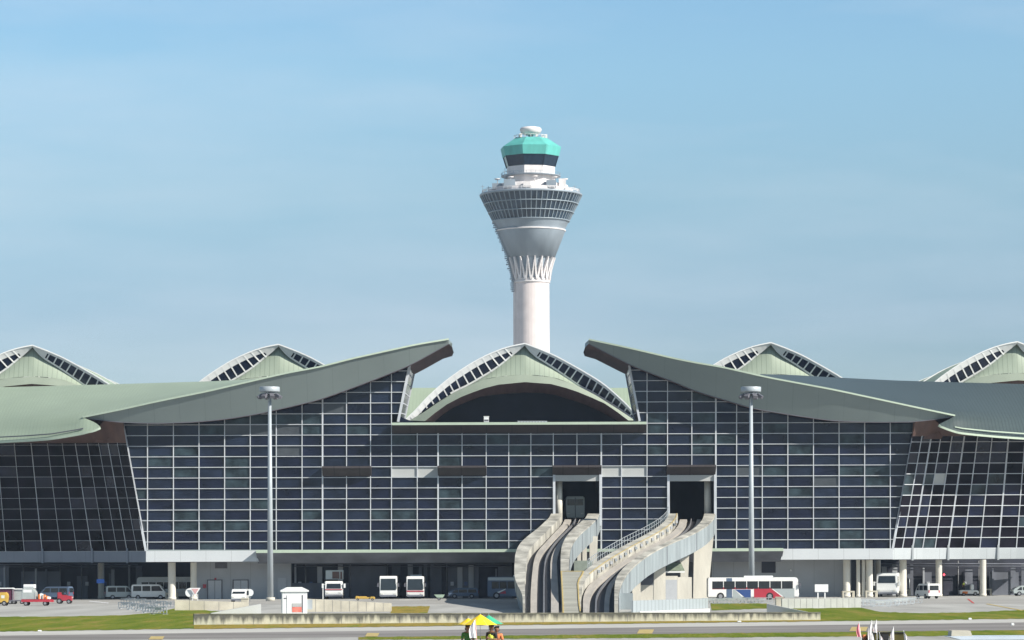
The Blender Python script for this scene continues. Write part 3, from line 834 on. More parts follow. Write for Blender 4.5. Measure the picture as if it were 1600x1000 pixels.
# ================================================================== CONTROL TOWER
DT = 903.0; KT = DT/F
tc = P(830, 440, DT); TX = tc.x
TW = thing('control_tower', 'tall white airport control tower with flared glass head and turquoise cab', 'control tower', (TX, DT, 0))
def tz(y): return CH+(HY-(y+ROLL*30))*KT
def tr(px): return px*KT
t = MB(); t.lathe([(tr(28.5),0),(tr(28.2),tz(443))],40); t.build('shaft', M['tshaft'], TW)
t = MB(); t.lathe([(tr(28.2),tz(443)),(tr(29.6),tz(442.5)),(tr(29.6),tz(440)),(tr(28.6),tz(439)),(tr(28.6),tz(436))],40); t.build('collar', M['twhite'], TW)
# flaring lattice zone: dark core and V-shaped white fins
t = MB(); t.lathe([(tr(27.5),tz(438)),(tr(28.5),tz(425)),(tr(34),tz(403))],40); t.build('lattice_core', M['tgrey'], TW)
def rl(y): 
    u = (438-y)/35.0; return tr(28.8+8.2*u**1.6)
lat = MB()
NV = 20
for i in range(NV):
    a0 = 2*math.pi*i/NV
    for sg in (-1,1):
        prev = None
        for k in range(7):
            u = k/6; y = 438-35*u
            q = a0+sg*(math.pi/NV)*(0.0+1.0*u**0.6)
            p = Vector((rl(y)*math.sin(q), -rl(y)*math.cos(q), tz(y)))
            if prev is not None: lat.bar(prev, p, 0.62-0.06*k, 0.7, up=(math.sin(q),-math.cos(q),0))
            prev = p
lat.build('lattice_fins', M['twhite'], TW)
t = MB(); t.lathe([(tr(33),tz(403)),(tr(37),tz(403)),(tr(53),tz(363)),(tr(53.5),tz(362))],48); t.build('lower_cone', M['tgrey'], TW)
t = MB(); t.lathe([(tr(53.5),tz(362)),(tr(54.6),tz(361.5)),(tr(54.6),tz(360)),(tr(52.5),tz(359.6))],48); t.build('ring', M['twhite'], TW)
t = MB(); t.lathe([(tr(52.5),tz(359.6)),(tr(59),tz(347))],48); t.build('middle_band', M['tgrey'], TW)
t = MB(); t.lathe([(tr(58.6),tz(347)),(tr(78.6),tz(307))],56,smooth=False); hg = t.build('head_glass', M['tglass'], TW)
mm = MB(); NM = 56
for i in range(NM):
    q = 2*math.pi*i/NM; dx = Vector((math.sin(q),-math.cos(q),0))
    mm.bar(dx*tr(59.2)+Vector((0,0,tz(347))), dx*tr(79.2)+Vector((0,0,tz(307))), 0.20, 0.25, up=dx)
for y in (347,334,320.5):
    r = tr(59.4+20*(347-y)/40)
    mm.lathe([(r,tz(y)),(r+.25,tz(y)),(r+.25,tz(y)+.25),(r,tz(y)+.25)],56)
mm.build('head_mullions', M['tmull'], hg)
t = MB(); t.lathe([(tr(78.6),tz(307)),(tr(80),tz(307)),(tr(80.5),tz(304.5)),(tr(79),tz(303.5)),(tr(57),tz(302)),(0,tz(302))],56); t.build('roof_rim', M['tgrey'], TW)
t = MB()
for i in range(64):
    q = 2*math.pi*i/64; x, y = tr(76)*math.sin(q), -tr(76)*math.cos(q); t.bar((x,y,tz(303.5)),(x,y,tz(299)),.14,.14)
for zz in (299,301): t.lathe([(tr(76)-.07,tz(zz)),(tr(76)+.07,tz(zz)),(tr(76)+.07,tz(zz)+.14),(tr(76)-.07,tz(zz)+.14)],64)
t.build('guard_rail', M['twhite'], TW)
t = MB(); t.lathe([(tr(58),tz(302)),(tr(58),tz(291)),(tr(54),tz(289.5)),(0,tz(289))],48); t.lathe([(tr(66),tz(302)),(tr(66),tz(297.5)),(tr(58),tz(297))],48); t.build('upper_drum', M['twhite'], TW)
OA = math.radians(-15.5)
def oc(t, prof, smooth=False): t.lathe(prof, 8, a0=OA, smooth=smooth)
t = MB(); oc(t, [(tr(39),tz(291)),(tr(39),tz(262)),(0,tz(262))]); t.build('cab_base', M['twhite'], TW)
t = MB(); t.lathe([(tr(38),tz(277)),(tr(46.5),tz(276.5)),(tr(46.5),tz(275)),(tr(38),tz(274.5))],32)
for i in range(40):
    q = 2*math.pi*i/40; x, y = tr(46)*math.sin(q), -tr(46)*math.cos(q); t.bar((x,y,tz(275)),(x,y,tz(271.5)),.1,.1)
t.lathe([(tr(46)-.05,tz(271.5)),(tr(46)+.05,tz(271.5)),(tr(46)+.05,tz(271.2)),(tr(46)-.05,tz(271.2))],40)
t.build('cab_balcony', M['tgrey'], TW)
t = MB(); oc(t, [(tr(39.2),tz(262)),(tr(44.6),tz(244.5))]); cg = t.build('cab_glass', M['turqd'], TW)
t = MB()
for i in range(8):
    q = OA+2*math.pi*i/8; dx = Vector((math.sin(q),-math.cos(q),0))
    t.bar(dx*tr(39.4)+Vector((0,0,tz(262))), dx*tr(44.9)+Vector((0,0,tz(244.5))), .22, .22, up=dx)
t.build('cab_mullions', M['turqd'], cg)
t = MB(); oc(t, [(tr(44),tz(245.5)),(tr(45.8),tz(245.5)),(tr(49),tz(231.5)),(tr(47.5),tz(230.5)),(tr(27),tz(217)),(0,tz(216.5))]); t.build('cab_roof', M['turq'], TW)
t = MB()
for i in range(18):
    q = 2*math.pi*i/18; x, y = tr(26)*math.sin(q), -tr(26)*math.cos(q); t.bar((x,y,tz(217)),(x,y,tz(213)),.12,.12)
t.lathe([(tr(26)-.06,tz(213)),(tr(26)+.06,tz(213)),(tr(26)+.06,tz(213)+.12),(tr(26)-.06,tz(213)+.12)],24)
for a, r, h in ((-.9,22,4),(-.7,24,6),(.5,20,5),(1.0,23,4),(1.3,25,6)): x, y = tr(r)*math.sin(a), -tr(r)*math.cos(a); t.box(x-.35,x+.35,y-.3,y+.3,tz(217),tz(217-h))
t.build('roof_rail', M['twhite'], TW)
t = MB(); t.tube((0,0,tz(217)),(0,0,tz(210.5)),tr(4),n=14); t.build('radar_mast', M['tgrey'], TW)
t = MB(); t.lathe([(0,tz(211)),(tr(11),tz(210.5)),(tr(15.5),tz(207.5)),(tr(17),tz(203.5)),(tr(17),tz(202)),(tr(15),tz(199.6)),(tr(9),tz(198.4)),(0,tz(198))],32); t.build('radar_dome', M['twhite'], TW)
for a, r, w_, h_ in ((-.55,64,3.2,1.8),(-.1,63,2.2,1.2),(.5,65,2.8,1.6),(.9,62,2.0,2.2),(-1.0,63,2.6,1.3)):
    t = MB(); x, y = tr(r)*math.sin(a), -tr(r)*math.cos(a); t.box(x-w_/2,x+w_/2,y-.8,y+.8,tz(300),tz(300)+h_*1.3); t.build('plant_box', M['tgrey'] if w_ > 2.5 else M['twhite'], TW)
for a in (-1.2,-.6,.1,.7,1.25):
    t = MB(); x, y = tr(56)*math.sin(a), -tr(56)*math.cos(a); t.tube((x,y,tz(290)),(x,y,tz(284)),.12,n=8); t.lathe([(0,tz(284)),(.7,tz(283)),(.9,tz(281.5)),(.2,tz(281))],12,cx=x,cy=y); t.build('dish', M['twhite'], TW)
# aerials round the deck and brackets up the left flank
for a, r, h in ((-1.35,77,12),(-1.1,74,8),(1.15,74,9),(1.35,77,7),(-.2,62,10),(.35,60,9),(-1.0,48,24),(.95,47,10)):
    t = MB(); x, y = tr(r)*math.sin(a), -tr(r)*math.cos(a)
    zb = tz(303 if r > 50 else 290)
    t.bar((x,y,zb),(x,y,zb+h*KT),.16,.16); t.bar((x-.6,y,zb+h*KT*.8),(x+.6,y,zb+h*KT*.8),.1,.1); t.build('aerial', M['tgrey'], TW)
t = MB(); prev = None
for k in range(34):
    y = 350+k*3.2
    r = 59-22*(y-347)/56 if y < 403 else max(28.8, 37-8.2*((y-403)/35.0))
    x = -tr(r)+.15; jj = random.uniform(0,.55)
    t.box(x-.5-jj,x+.2,-2.4,-2.0,tz(y)-.25,tz(y)+.1)
    if prev: t.bar(prev,(x-.2,-2.2,tz(y)),.14,.14)
    prev = (x-.2,-2.2,tz(y))
t.build('cable_ladder', M['tgrey'], TW)

# ================================================================== GUIDEWAYS
FY = [(815,450,10.9),(838,420,8.4),(866,390,5.95),(899.6,360,3.4),(930,330,1.43),(952.7,300,.30),(958.5,288,.10),(966,270,.03)]
def fl(y):      # floor: picture y -> distance, height
    d = interp([(a,b) for a,b,c in FY], y)[0]
    return d
def FP(px, y, dz=0.0, base=None):
    d = fl(y); p = P(px, y, d); return Vector((p.x, p.y, p.z+dz))
def smoothcurve(c, ys):
    cc = [interp(c, y) for y in ys]; out = []
    for i in range(len(cc)):
        lo, hi = max(0,i-3), min(len(cc), i+4); out.append(tuple(sum(q[j] for q in cc[lo:hi])/(hi-lo) for j in range(len(cc[0]))))
    return out
def guideway(name, label, tab, hp, walk):
    """tab rows: y, outer left, inner left, b1 l, b1 r, rail, b2 l, b2 r, inner right, outer right"""
    o = thing(name, label, 'guideway', (FP(tab[0][2],tab[0][0]).x, 450, 0))
    off = o.location.copy()
    y0, y1 = tab[0][0], tab[-1][0]; n = 64
    ys = [y0+(y1-y0)*i/n for i in range(n+1)]
    rows = smoothcurve(tab, ys)
    def strip(nm, i0, i1, z0, z1, m, mi2=None):
        t = TB(off); sec = []
        for y, r in zip(ys, rows):
            xl, xr = FP(r[i0],y), FP(r[i1],y)
            sec.append([xl+Vector((0,0,z0)), xl+Vector((0,0,z1)), xr+Vector((0,0,z1)), xr+Vector((0,0,z0)), xl+Vector((0,0,z0))])
        t.grid(sec, 0, False); t.add(sec[0][:4],[(0,1,2,3)]); t.add(sec[-1][:4],[(3,2,1,0)])
        return t.build(nm, m, o)
    # deck & girder
    t = TB(off); sec = []
    for y, r in zip(ys, rows):
        ol, il, ir, orr = FP(r[0],y), FP(r[1],y), FP(r[7],y), FP(r[8],y)
        k = min(1.0, max(0.0, ol.z/1.0)); dp = 1.5*k+.0
        sec.append([ol+Vector((0,0,-.02)), orr+Vector((0,0,-.02)), orr+Vector((-.3*k,0,-dp)), ol+Vector((.3*k,0,-dp)), ol+Vector((0,0,-.02))])
    t.grid(sec,0,False); t.build('girder', M['concblue'], o)
    t = TB(off); sec = [[FP(r[1],y,.01), FP(r[7],y,.01)] for y, r in zip(ys, rows)]
    t.grid(sec,0,False); t.build('track_bed', M['black'], o)
    strip('running_beam', 2, 3, .02, .32, M['concbeam'])
    strip('running_beam', 5, 6, .02, .32, M['concbeam'])
    t = TB(off)
    prev = None
    for y, r in zip(ys, rows):
        p = FP(r[4],y,.3)
        if prev is not None: t.bar(prev,p,.14,.28)
        prev = p
    t.build('guide_rail', M['rail'], o)
    DK = [(281,.0),(290,P(892,957,290).z-.2),(302,P(892,945,302).z-.12),(313,P(892,932,313).z-.08),(322,P(892,922,322).z-.05),(331.5,P(892,912,331.5).z-.05),(338,P(892,905,338).z-.04),(344,P(892,899,344).z-.03),(350,P(892,893,350).z-.02)]
    def ph(y, inner):
        d = fl(y)
        if not inner or d >= 350: return hp
        return max(.02, interp(DK, d)[0]-FP(890,y).z)
    def parapet(i0, i1, inner):
        t = TB(off); sec = []
        for y, r in zip(ys, rows):
            xl, xr = FP(r[i0],y), FP(r[i1],y); z1 = ph(y, inner)
            sec.append([xl+Vector((0,0,-.02)), xl+Vector((0,0,z1)), xr+Vector((0,0,z1)), xr+Vector((0,0,-.02)), xl+Vector((0,0,-.02))])
        t.grid(sec, 0, False); t.add(sec[0][:4],[(0,1,2,3)]); t.add(sec[-1][:4],[(3,2,1,0)])
        return t.build('parapet', M['wallend'], o)
    isL = walk
    t = TB(off)
    for q in range(4, len(ys)-6, 9):
        y, r = ys[q], rows[q]
        for i0, i1, inn in ((0,1,not isL),(7,8,isL)):
            if ph(y, inn) < hp: continue
            a, b = FP(r[i0],y,hp+.012), FP(r[i1],y,hp+.012); t.bar(a,b,.09,.02)
        if ph(y, isL) >= hp:
            a = FP(r[8],y,hp-.12)+Vector((.05,-.03,0)); k_ = min(1,max(0,FP(r[8],y).z)); t.bar(a, a-Vector((0,0,1.0+1.3*k_)), .05,.03)
        if ph(y, not isL) >= hp:
            a = FP(r[1],y,hp)+Vector((.02,0,0)); t.bar(a, a-Vector((0,0,1.1)), .05,.03)
    t.build('expansion_joint', M['frame'], o)
    parapet(0, 1, not isL)
    pr = parapet(7, 8, isL)
    # blue-grey painted outer skin on the right-hand parapet
    t = TB(off); sec = [[FP(r[8],y,max(0,ph(y,isL)-.12))+Vector((.03,-.02,0)), FP(r[8],y,-1.3*min(1,max(0,FP(r[8],y).z)))+Vector((.03,-.02,0))] for y, r in zip(ys, rows)]
    t.grid(sec,0,False); t.build('painted_skin', M['concblue'], pr)
    return o, off, ys, rows
#        y    oL    iL    b1l   b1r   rail  b2l   b2r   iR    oR
TAB_L = [(815,866,881,885,896,903,909,917,922,940),(822,857,876,880,889,896,902,910,915,934),(830,850,868,872,882,889,895,903,906,927),(843,836,855,860,870,876,880,888,892,912),(853,822,846,851,860,867,872,880,884,902),
         (866,810,832,839,849,858,864,873,878,893),(880,805,824,834,842,852,860,870,876,890),(905,803.5,822,831,840,850,860,871,876,889),(920,804,820.5,830,839.5,850,861,872,876,889),
         (935,810,820,829,839,850,861,872.5,876.5,889),(945,816,820.5,829,839,850,861,873,877,889),(957,817,820.5,829,839,850,861,873,877,889),(965,817,820.5,829,839,850,861,873,877,889)]
TAB_R = [(815,1047,1061,1064,1075,1081.5,1091,1096,1102,1120),(830,1037,1053,1057,1069,1076,1083,1091,1095,1111),(845,1016,1032,1037,1050,1058,1063,1072,1077,1090),(857,994,1010,1015,1028,1035,1039,1047,1051,1063),
         (867,974,991,996,1008,1014,1018,1024,1028,1040),(880,953,969,974,986,991,994,999,1002,1016),(892,934,950,955,967,973,976,982,986,1000),(906,915,931,936,948,956,960,967,971,985),(920,901,915,918,932,942,949,957,962,975),
         (937,893,908,911,922,932,945,953,960,968),(950,893,908,911,921,931,944,952,960,966),(957,893,908,911,921,931,944,952,960,966),(965,893,908,911,921,931,944,952,960,966)]
GL, offL, ysL, rwL = guideway('train_guideway', 'left curved concrete train guideway coming down from the left portal', TAB_L, 1.15, True)
GR, offR, ysR, rwR = guideway('train_guideway', 'right curved concrete train guideway coming down from the right portal with equipment boxes', TAB_R, 1.15, False)
# walkway deck between the two guideways in its lower part
t = TB(offL); sec = []; ea = []; eb = []
for y, a, b, dd_ in ((893,877,911.5,350),(899,877.3,909,344),(905,877.6,905,338),(912,878,903,331.5),(922,878.6,903.5,322),(932,879,904,313),(945,879.6,905,302),(957,880,907,290),(966,880.5,908.5,281)):
    l, r = P(a,y,dd_), P(b,y,dd_); sec.append([Vector((l.x,l.y,-.05)), l, r, Vector((r.x,r.y,-.05))]); ea.append(l); eb.append(r)
t.grid(sec,0,False); t.add(sec[0],[(0,1,2,3)]); wk = t.build('walkway_deck', mat('walkway concrete', (0.34,0.335,0.29), 0.9, 0, 0.18, 0.5, stretch=(0.4,1.2,1)), GL)
t = TB(offL)
for e in (ea, eb):
    for a, b in zip(e, e[1:]): t.bar(a+Vector((0,0,.03)), b+Vector((0,0,.03)), .13, .08)
t.bar(ea[0]+Vector((0,0,.04)), eb[0]+Vector((0,0,.04)), .3, .06)
t.build('yellow_edge', M['yline'], wk)
# yellow line on the right guideway's left parapet
t = TB(offR); pp = None
for y, r in zip(ysR, rwR):
    if y > 915: break
    p = FP(r[1],y,1.18)+Vector((-.12,0,0))
    if pp is not None: t.bar(pp,p,.1,.05)
    pp = p
t.build('yellow_edge', M['yline'], GR)
# railing on the outside of right guideway's left parapet
t = TB(offR); pp = None
for i, (y, r) in enumerate(zip(ysR, rwR)):
    if y > 905: break
    p = FP(r[0],y,1.15)+Vector((.05,.1,0)); q = p+Vector((0,0,1.0))
    t.bar(p,q,.07,.07)
    if pp is not None: t.bar(pp,q,.06,.06); t.bar(pp-Vector((0,0,.5)),q-Vector((0,0,.5)),.05,.05)
    pp = q
t.build('hand_rail', M['steel'], GR)
# equipment boxes along the inner face of that parapet
for i, (y, r) in enumerate(zip(ysR, rwR)):
    if 822 < y < 908 and i % 2 == 0:
        p = FP(r[1],y,.75); t = TB(offR); w = .55
        t.box(p.x, p.x+.28, p.y-w, p.y+w, p.z-.12, p.z+.22); t.build('cable_box', M['steel'] if i % 4 else M['door'], GR)
# end block, pillars below girders
def taperpillar(off, parent, pxa, pxb, ya, pxc, pxd, yb, d, dep=1.6):
    t = TB(off); a, b = P(pxa,ya,d), P(pxb,ya,d); c, e = P(pxc,yb,d), P(pxd,yb,d); c.z = e.z = -0.02
    q = Vector((0,dep,0)); t.add([a,b,e,c,a+q,b+q,e+q,c+q],[(0,1,2,3),(7,6,5,4),(0,4,5,1),(1,5,6,2),(2,6,7,3),(3,7,4,0)])
    return t.build('pillar', M['pillar'], parent)
taperpillar(offR, GR, 1085,1115,838, 1083,1106,936, 441)
taperpillar(offR, GR, 1063,1077,862, 1064,1074,936, 436)
taperpillar(offR, GR, 1023,1040,878, 1021,1040,940, 405)
taperpillar(offR, GR, 988,1001,900, 988,1001,946, 382, 1.2)
taperpillar(offL, GL, 921,934,838, 922,931,936, 430); taperpillar(offL, GL, 910,917,850, 911,917,937, 424); taperpillar(offL, GL, 902,908,858, 903,908,938, 418)
t = TB(offR); a, b = P(964,927,322), P(989,927,322); t.box(a.x,b.x,322,323.2,0,a.z); t.build('end_block', M['concblue'], GR)
t = TB(offL); a, b = P(897,876,400), P(926,876,400); t.box(a.x,b.x,400,402,a.z-1.5,a.z); t.build('cross_beam', mat('green grey concrete', (0.25,0.29,0.25), 0.8), GL)
# service shed beneath the right guideway
SH = P(1026,938,412); shd = thing('service_shed', 'cream service shed with grey door and green louvred roof under the right guideway', 'shed', (SH.x,412,0))
kk = 412/F
def lx(px): return P(px,920,412).x-SH.x
def lz(py): return CH+(HY-py-ROLL*230)*kk
t = MB(); t.box(lx(988),lx(1038),0,5,0,lz(908)); t.box(lx(1059),lx(1081),0,5,0,lz(902)); t.box(lx(1038),lx(1059),.02,5,0,lz(900)); t.build('wall', M['pillar'], shd)
t = MB(); t.box(lx(1040),lx(1058),-.08,.0,0,lz(906)); t.build('door', M['door'], shd)
t = MB(); t.box(lx(1039),lx(1070),-.25,5.2,lz(895),lz(892.5)); t.build('canopy', M['white'], shd)
t = MB(); t.add([(lx(1041),-.2,lz(892)),(lx(1070),-.2,lz(892)),(lx(1066),3,lz(879)),(lx(1045),3,lz(879))],[(0,1,2,3)]); t.build('roof', mat('green louvre roof', (0.20,0.24,0.18), 0.7, 0, 0.3, 2), shd)
t = MB(); t.box(lx(1001),lx(1021),-.04,0,lz(914),lz(903)); t.build('window', M['gmid'], shd)
# train in the left portal
td = 462.0; tp_ = P(899,809,td); zf = P(899,812,td).z
TR = thing('airport_train', 'dim grey driverless train car waiting inside the left portal', 'train', (tp_.x, td, zf))
def bodymesh(L, W, prof, bevel=0.08):
    mb = MB(); mb.prism(prof, 'y', -W/2, W/2); return mb, bevel
t = MB(); t.box(-1.35,1.35,0,11,.3,3.4); t.build('body', M['vsilver'], TR, 0.15)
t = MB(); t.box(-1.15,-.1,-.03,-.005,2.1,3.0); t.box(.1,1.15,-.03,-.005,2.1,3.0); t.build('windscreen', M['vglass'], TR)
t = MB(); t.box(-.06,.06,-.04,-.005,.4,3.2); t.build('emergency_door', M['frame'], TR)
for s in (-1,1):
    t = MB(); t.box(s*1.0-.2,s*1.0+.2,-.05,-.005,.8,1.0); t.build('headlight', M['lamp'], TR)
t = MB()
for s in (-.9,.9): t.tube((s-.15,1.5,.15),(s+.15,1.5,.15),.3,n=16); t.tube((s-.15,9,.15),(s+.15,9,.15),.3,n=16)
t.build('wheels', M['tyre'], TR)

# ================================================================== FENCES, WALLS
def wall_thing(name, label, cat, p0, p1, y_top0, y_top1, d0, d1, th, m, cap=None, joints=0, zmin=0.0):
    a, b = P(p0,y_top0,d0), P(p1,y_top1,d1); mid = (a+b)/2
    o = thing(name, label, cat, (mid.x, mid.y, 0))
    off = o.location.copy(); t = TB(off); n = (b-a).cross(Vector((0,0,1))).normalized()*-th
    if n.y < 0: n = -n
    A, B = Vector((a.x,a.y,zmin)), Vector((b.x,b.y,zmin))
    t.add([A,B,b,a,A+n,B+n,b+n,a+n],[(0,1,2,3),(7,6,5,4),(3,2,6,7),(0,3,7,4),(1,5,6,2)])
    t.build('wall_panel', m, o)
    if cap:
        t = TB(off); t.bar(a+n/2+Vector((0,0,.03)), b+n/2+Vector((0,0,.03)), th+.08, .07); t.build('coping', cap, o)
    if joints:
        t = TB(off)
        for k in range(1, joints):
            p = a.lerp(b,k/joints); q = A.lerp(B,k/joints); t.bar(p-n*.1*0+Vector((0,-.003,-.02)), q+Vector((0,-.003,.02)), .025, .02, up=(0,1,0))
        t.build('joint', M['frame'], o)
    return o
gw = G(303,976.5); ge_ = G(1282,969)
wall_thing('low_concrete_wall', 'long low stained concrete wall running along the road below the guideways', 'wall', 303,1282,960.3,957.6,gw.y,ge_.y,.35,M['wallstain'],mat('dirty coping', (0.17,0.17,0.14), 0.9, 0, 0.35, 1.5),22)
def gd(px, py): return G(px,py).y
wall_thing('panel_wall', 'cream concrete panel wall left of the white hut behind the lawn', 'wall', 273,388,937.5,941,328,328.5,.15,M['beige'],None,5)
wall_thing('ramp_wall', 'grey sloping ramp wall in front of the cream panel wall', 'wall', 330,408,958,943.5,290,292,.3,M['spandrel'],None,0)
wall_thing('panel_wall', 'cream concrete panel wall running right from behind the white hut', 'wall', 480,612,935.5,942.5,313,313.5,.15,M['beige'],None,10)
wall_thing('corrugated_screen', 'pale blue corrugated screen wall below the service shed', 'wall', 989,1106,938.5,935,gd(989,957),gd(1106,950),.15,seam_mat('corrugated pale screen', (0.36,0.40,0.42),'X',.42,.8,.5,.05,.3),None,0)
wall_thing('white_kerb_block', 'white kerb block along the foot of the corrugated screen', 'kerb', 1000,1109,955.5,951,gd(1000,958.5),gd(1109,957.5),.3,M['white'])
wall_thing('panel_wall', 'pale concrete panel wall right of the long bus under the signboard', 'wall', 1222,1345,935.5,934.5,gd(1222,951),gd(1345,949.5),.15,mat('grey panel concrete',(0.38,0.39,0.37),.85,0,.1,.8),None,13)
wall_thing('ramp_wall', 'grey sloping ramp wall at the right end of the long low wall', 'wall', 1198,1262,943.5,956.5,gd(1198,957.5),gd(1262,957.7),.3,M['spandrel'])
def block(name, label, cat, px, py0, py1, w, m, lab=None):
    p = G(px, py1); d = p.y; h = (py1-py0)*d/F
    o = thing(name, label, cat, (p.x,p.y,0))
    t = MB(); t.box(-w/2,w/2,-w/2,w/2,0,h); t.build('block', m, o, .03)
    if w > .5:
        t = MB(); t.box(-w/2-.05,w/2+.05,-w/2-.05,w/2+.05,h+.002,h+.1); t.build('cap', m, o)
    return o
block('gate_pier', 'cream square pier at the right end of the left panel wall', 'pier', 382.5,936,952,.75,M['beige'])
block('gate_pier', 'cream square pier beside the wheels of the long bus', 'pier', 1217.5,934,950,.75,M['beige'])
block('concrete_marker', 'small white marker stone in the verge before the long wall', 'marker', 1155,970,972.5,.3,M['white'])
block('concrete_marker', 'small white marker stone on the right grass edge', 'marker', 1515.5,965.5,968.5,.25,M['white'])
block('concrete_marker', 'tiny white marker on the tarmac far right', 'marker', 1582,973.5,977.5,.22,M['white'])
block('concrete_marker', 'small white marker stone on the left lawn edge', 'marker', 62,984.5,987,.25,M['white'])

# light steel barriers, rows of frames
def make_barrier(label, group):
    o = thing('steel_barrier', label, 'barrier', (0,0,0), 0, group)
    t = MB()
    t.bar((-1.1,0,.15),(1.1,0,.15),.07,.07); t.bar((-1.1,0,1.0),(1.1,0,1.0),.09,.09); t.bar((-1.1,0,.6),(1.1,0,.6),.06,.06)
    for k in range(6): t.bar((-1.1+.44*k,0,.15),(-1.1+.44*k,0,1.0),.06,.06)
    t.build('frame', M['steel'], o)
    for s in (-1,1):
        t = MB(); t.bar((s*.9,-.35,.03),(s*.9,.35,.03),.08,.06); t.bar((s*.9,0,.03),(s*.9,0,.2),.07,.07); t.build('foot', M['steel'], o)
    t = MB(); t.box(-.5,.4,-.04,-.01,.66,.9); t.build('plate', M['ctn'], o)
    for ch in o.children: ch.data.transform(Matrix.Diagonal((1,1,.68,1)))
    return o
b0 = make_barrier('steel barrier in the front row at the lawn corner left of the panel wall', 'steel barriers at the lawn corner')
spots = [(196,951),(209,953),(222,955),(235,957.5),(248,960)]
for i, (px, py) in enumerate(spots):
    p = G(px,py)
    if i == 0: b0.location = p; b0.rotation_euler = (0,0,-.7)
    else: dup(b0, p, -.7+random.uniform(-.1,.1), b0['label'])
for px, py in [(200,943),(216,944.5),(232,946.5),(248,948.5),(264,950)]:
    dup(b0, G(px,py), -.5+random.uniform(-.15,.15), 'steel barrier in the rear row at the lawn corner left of the panel wall', 'steel barriers behind the lawn corner')
for px, py in [(1352,946),(1364,947.5),(1376,948.5),(1389,947),(1402,945.5),(1414,944.5),(1426,943)]:
    dup(b0, G(px,py), .15+random.uniform(-.2,.2), 'grey steel barrier in the row below the white truck on the right', 'steel barriers below the white truck')
for px, py in [(1112,944),(1128,944),(1144,943.5),(1160,943),(1176,943),(1192,943)]:
    dup(b0, G(px,py), random.uniform(-.05,.05), 'grey steel barrier in the row below the red and blue bus', 'steel barriers below the bus')
def guard(px, py, label):
    p = G(px,py); o = thing('column_guard', label, 'guard', p)
    t = MB(); t.box(-.85,.85,-.85,.85,.75,.95)
    t.build('top_frame', M['beige'], o)
    for sx in (-1,1):
        for sy in (-1,1):
            t = MB(); t.box(sx*.75-.1,sx*.75+.1,sy*.75-.1,sy*.75+.1,0,.749); t.build('leg', M['beige'], o)
guard(268.5,936.4,'cream column guard round the leftmost sunlit column beside the minivan')
guard(1325,934,'cream column guard round the column right of the white signboard')
guard(1361,933.5,'cream column guard round the column left of the white truck')
guard(1413,931.3,'cream column guard round the column right of the white truck')
guard(1539,929.9,'cream column guard round the rightmost sunlit column')

# hut
p = G(460,960.5); d = p.y; k = d/F
H = thing('white_hut', 'small white hut with a red and grey hatch standing behind the low wall', 'hut', p, math.radians(6))
w = 19.5*k; h = 36*k
t = MB(); t.box(-w,w,-w*.7,w*.9,0,h); t.build('wall', M['white'], H, .03)
t = MB(); t.prism([(-w-.15,h),(w+.15,h),(w+.15,h+.12),(w*.6,h+.42),(-w*.6,h+.42),(-w-.15,h+.12)],'y',-w*.7-.15,w*.9+.15); t.build('roof', M['white'], H)
t = MB(); t.box(-w*.62,w*.72,-w*.7-.05,-w*.7-.003,.03,h*.86); do = t.build('door', M['vwhite'], H)
t = MB(); t.box(-w*.2,w*.55,-w*.7-.09,-w*.7-.053,.12*h,.34*h); t.build('red_panel', mat('faded red panel',(0.75,0.20,0.15),.6,0,.25,3), do)
t = MB(); t.box(-w*.2,w*.55,-w*.7-.085,-w*.7-.053,.35*h,.50*h); t.build('grey_panel', M['spandrel'], do)
t = MB(); t.box(w*.58,w*.66,-w*.7-.08,-w*.7-.053,.1*h,.86*h); t.build('door_edge', M['frame'], do)
t = MB(); t.box(-w*.85,-w*.6,-w*.7-.04,-w*.7-.003,.70*h,.74*h); t.build('name_plate', M['frame'], H)
t = MB(); t.box(w+.0,w+.5,-.3,.3,.5,1.4); t.build('air_conditioner', M['steel'], H)

# road signs: white discs on posts
def disc_sign(px, yb, yc, r, label, two=False):
    p = G(px,yb); k = p.y/F; o = thing('round_road_sign', label, 'sign', p)
    zc = (yb-yc)*k; R_ = r*k
    t = MB(); t.tube((0,0,0),(0,0,zc),.05,n=8); t.build('post', M['steel'], o)
    t = MB(); t.tube((0,-.06,zc),(0,-.1,zc),R_,n=28); t.build('disc', M['white'], o)
    t = MB(); t.tube((0,-.05,zc),(0,-.058,zc),R_*1.04,n=28); t.build('rim', M['steel'], o)
disc_sign(296.5,938.5,926,6.8,'white round road sign between the first two sunlit columns')
disc_sign(390.5,940,926,5.6,'white round road sign above the pier beside the white van roof')
p = G(305,938.5); o = thing('warning_sign', 'white triangular warning sign beside the round sign near the column', 'sign', p); k = p.y/F
t = MB()
for s in (-.35,.35): t.bar((s,0,0),(s,0,.9),.08,.08)
t.build('legs', M['white'], o)
t = MB(); t.prism([(-.75,1.75),(.75,1.75),(0,.6)],'y',-.06,-.02); t.build('plate', M['white'], o)
t = MB(); t.prism([(-.5,1.63),(.5,1.63),(0,.85)],'y',-.08,-.061); t.build('symbol', mat('faded pink', (0.6,0.35,0.35),.7), o)
p = G(1283.5,937.5); k = p.y/F; o = thing('signboard', 'white blank signboard on two posts before the grey wall right of the bus', 'signboard', p)
for s in (-5.5,5.5):
    t = MB(); t.bar((s*k,0,0),(s*k,0,24*k),.16,.12); t.build('post', M['white'], o)
t = MB(); t.box(-10.5*k,10.5*k,-.14,-.08,12.5*k,24.5*k); t.build('board', M['white'], o, .01)
p = G(1421,930.5); k = p.y/F; o = thing('bus_stop_sign', 'slim grey sign post with a dark round plate between truck and small white van', 'sign', p)
t = MB(); t.tube((0,0,0),(0,0,33*k),.06,n=8); t.build('post', M['steel'], o)
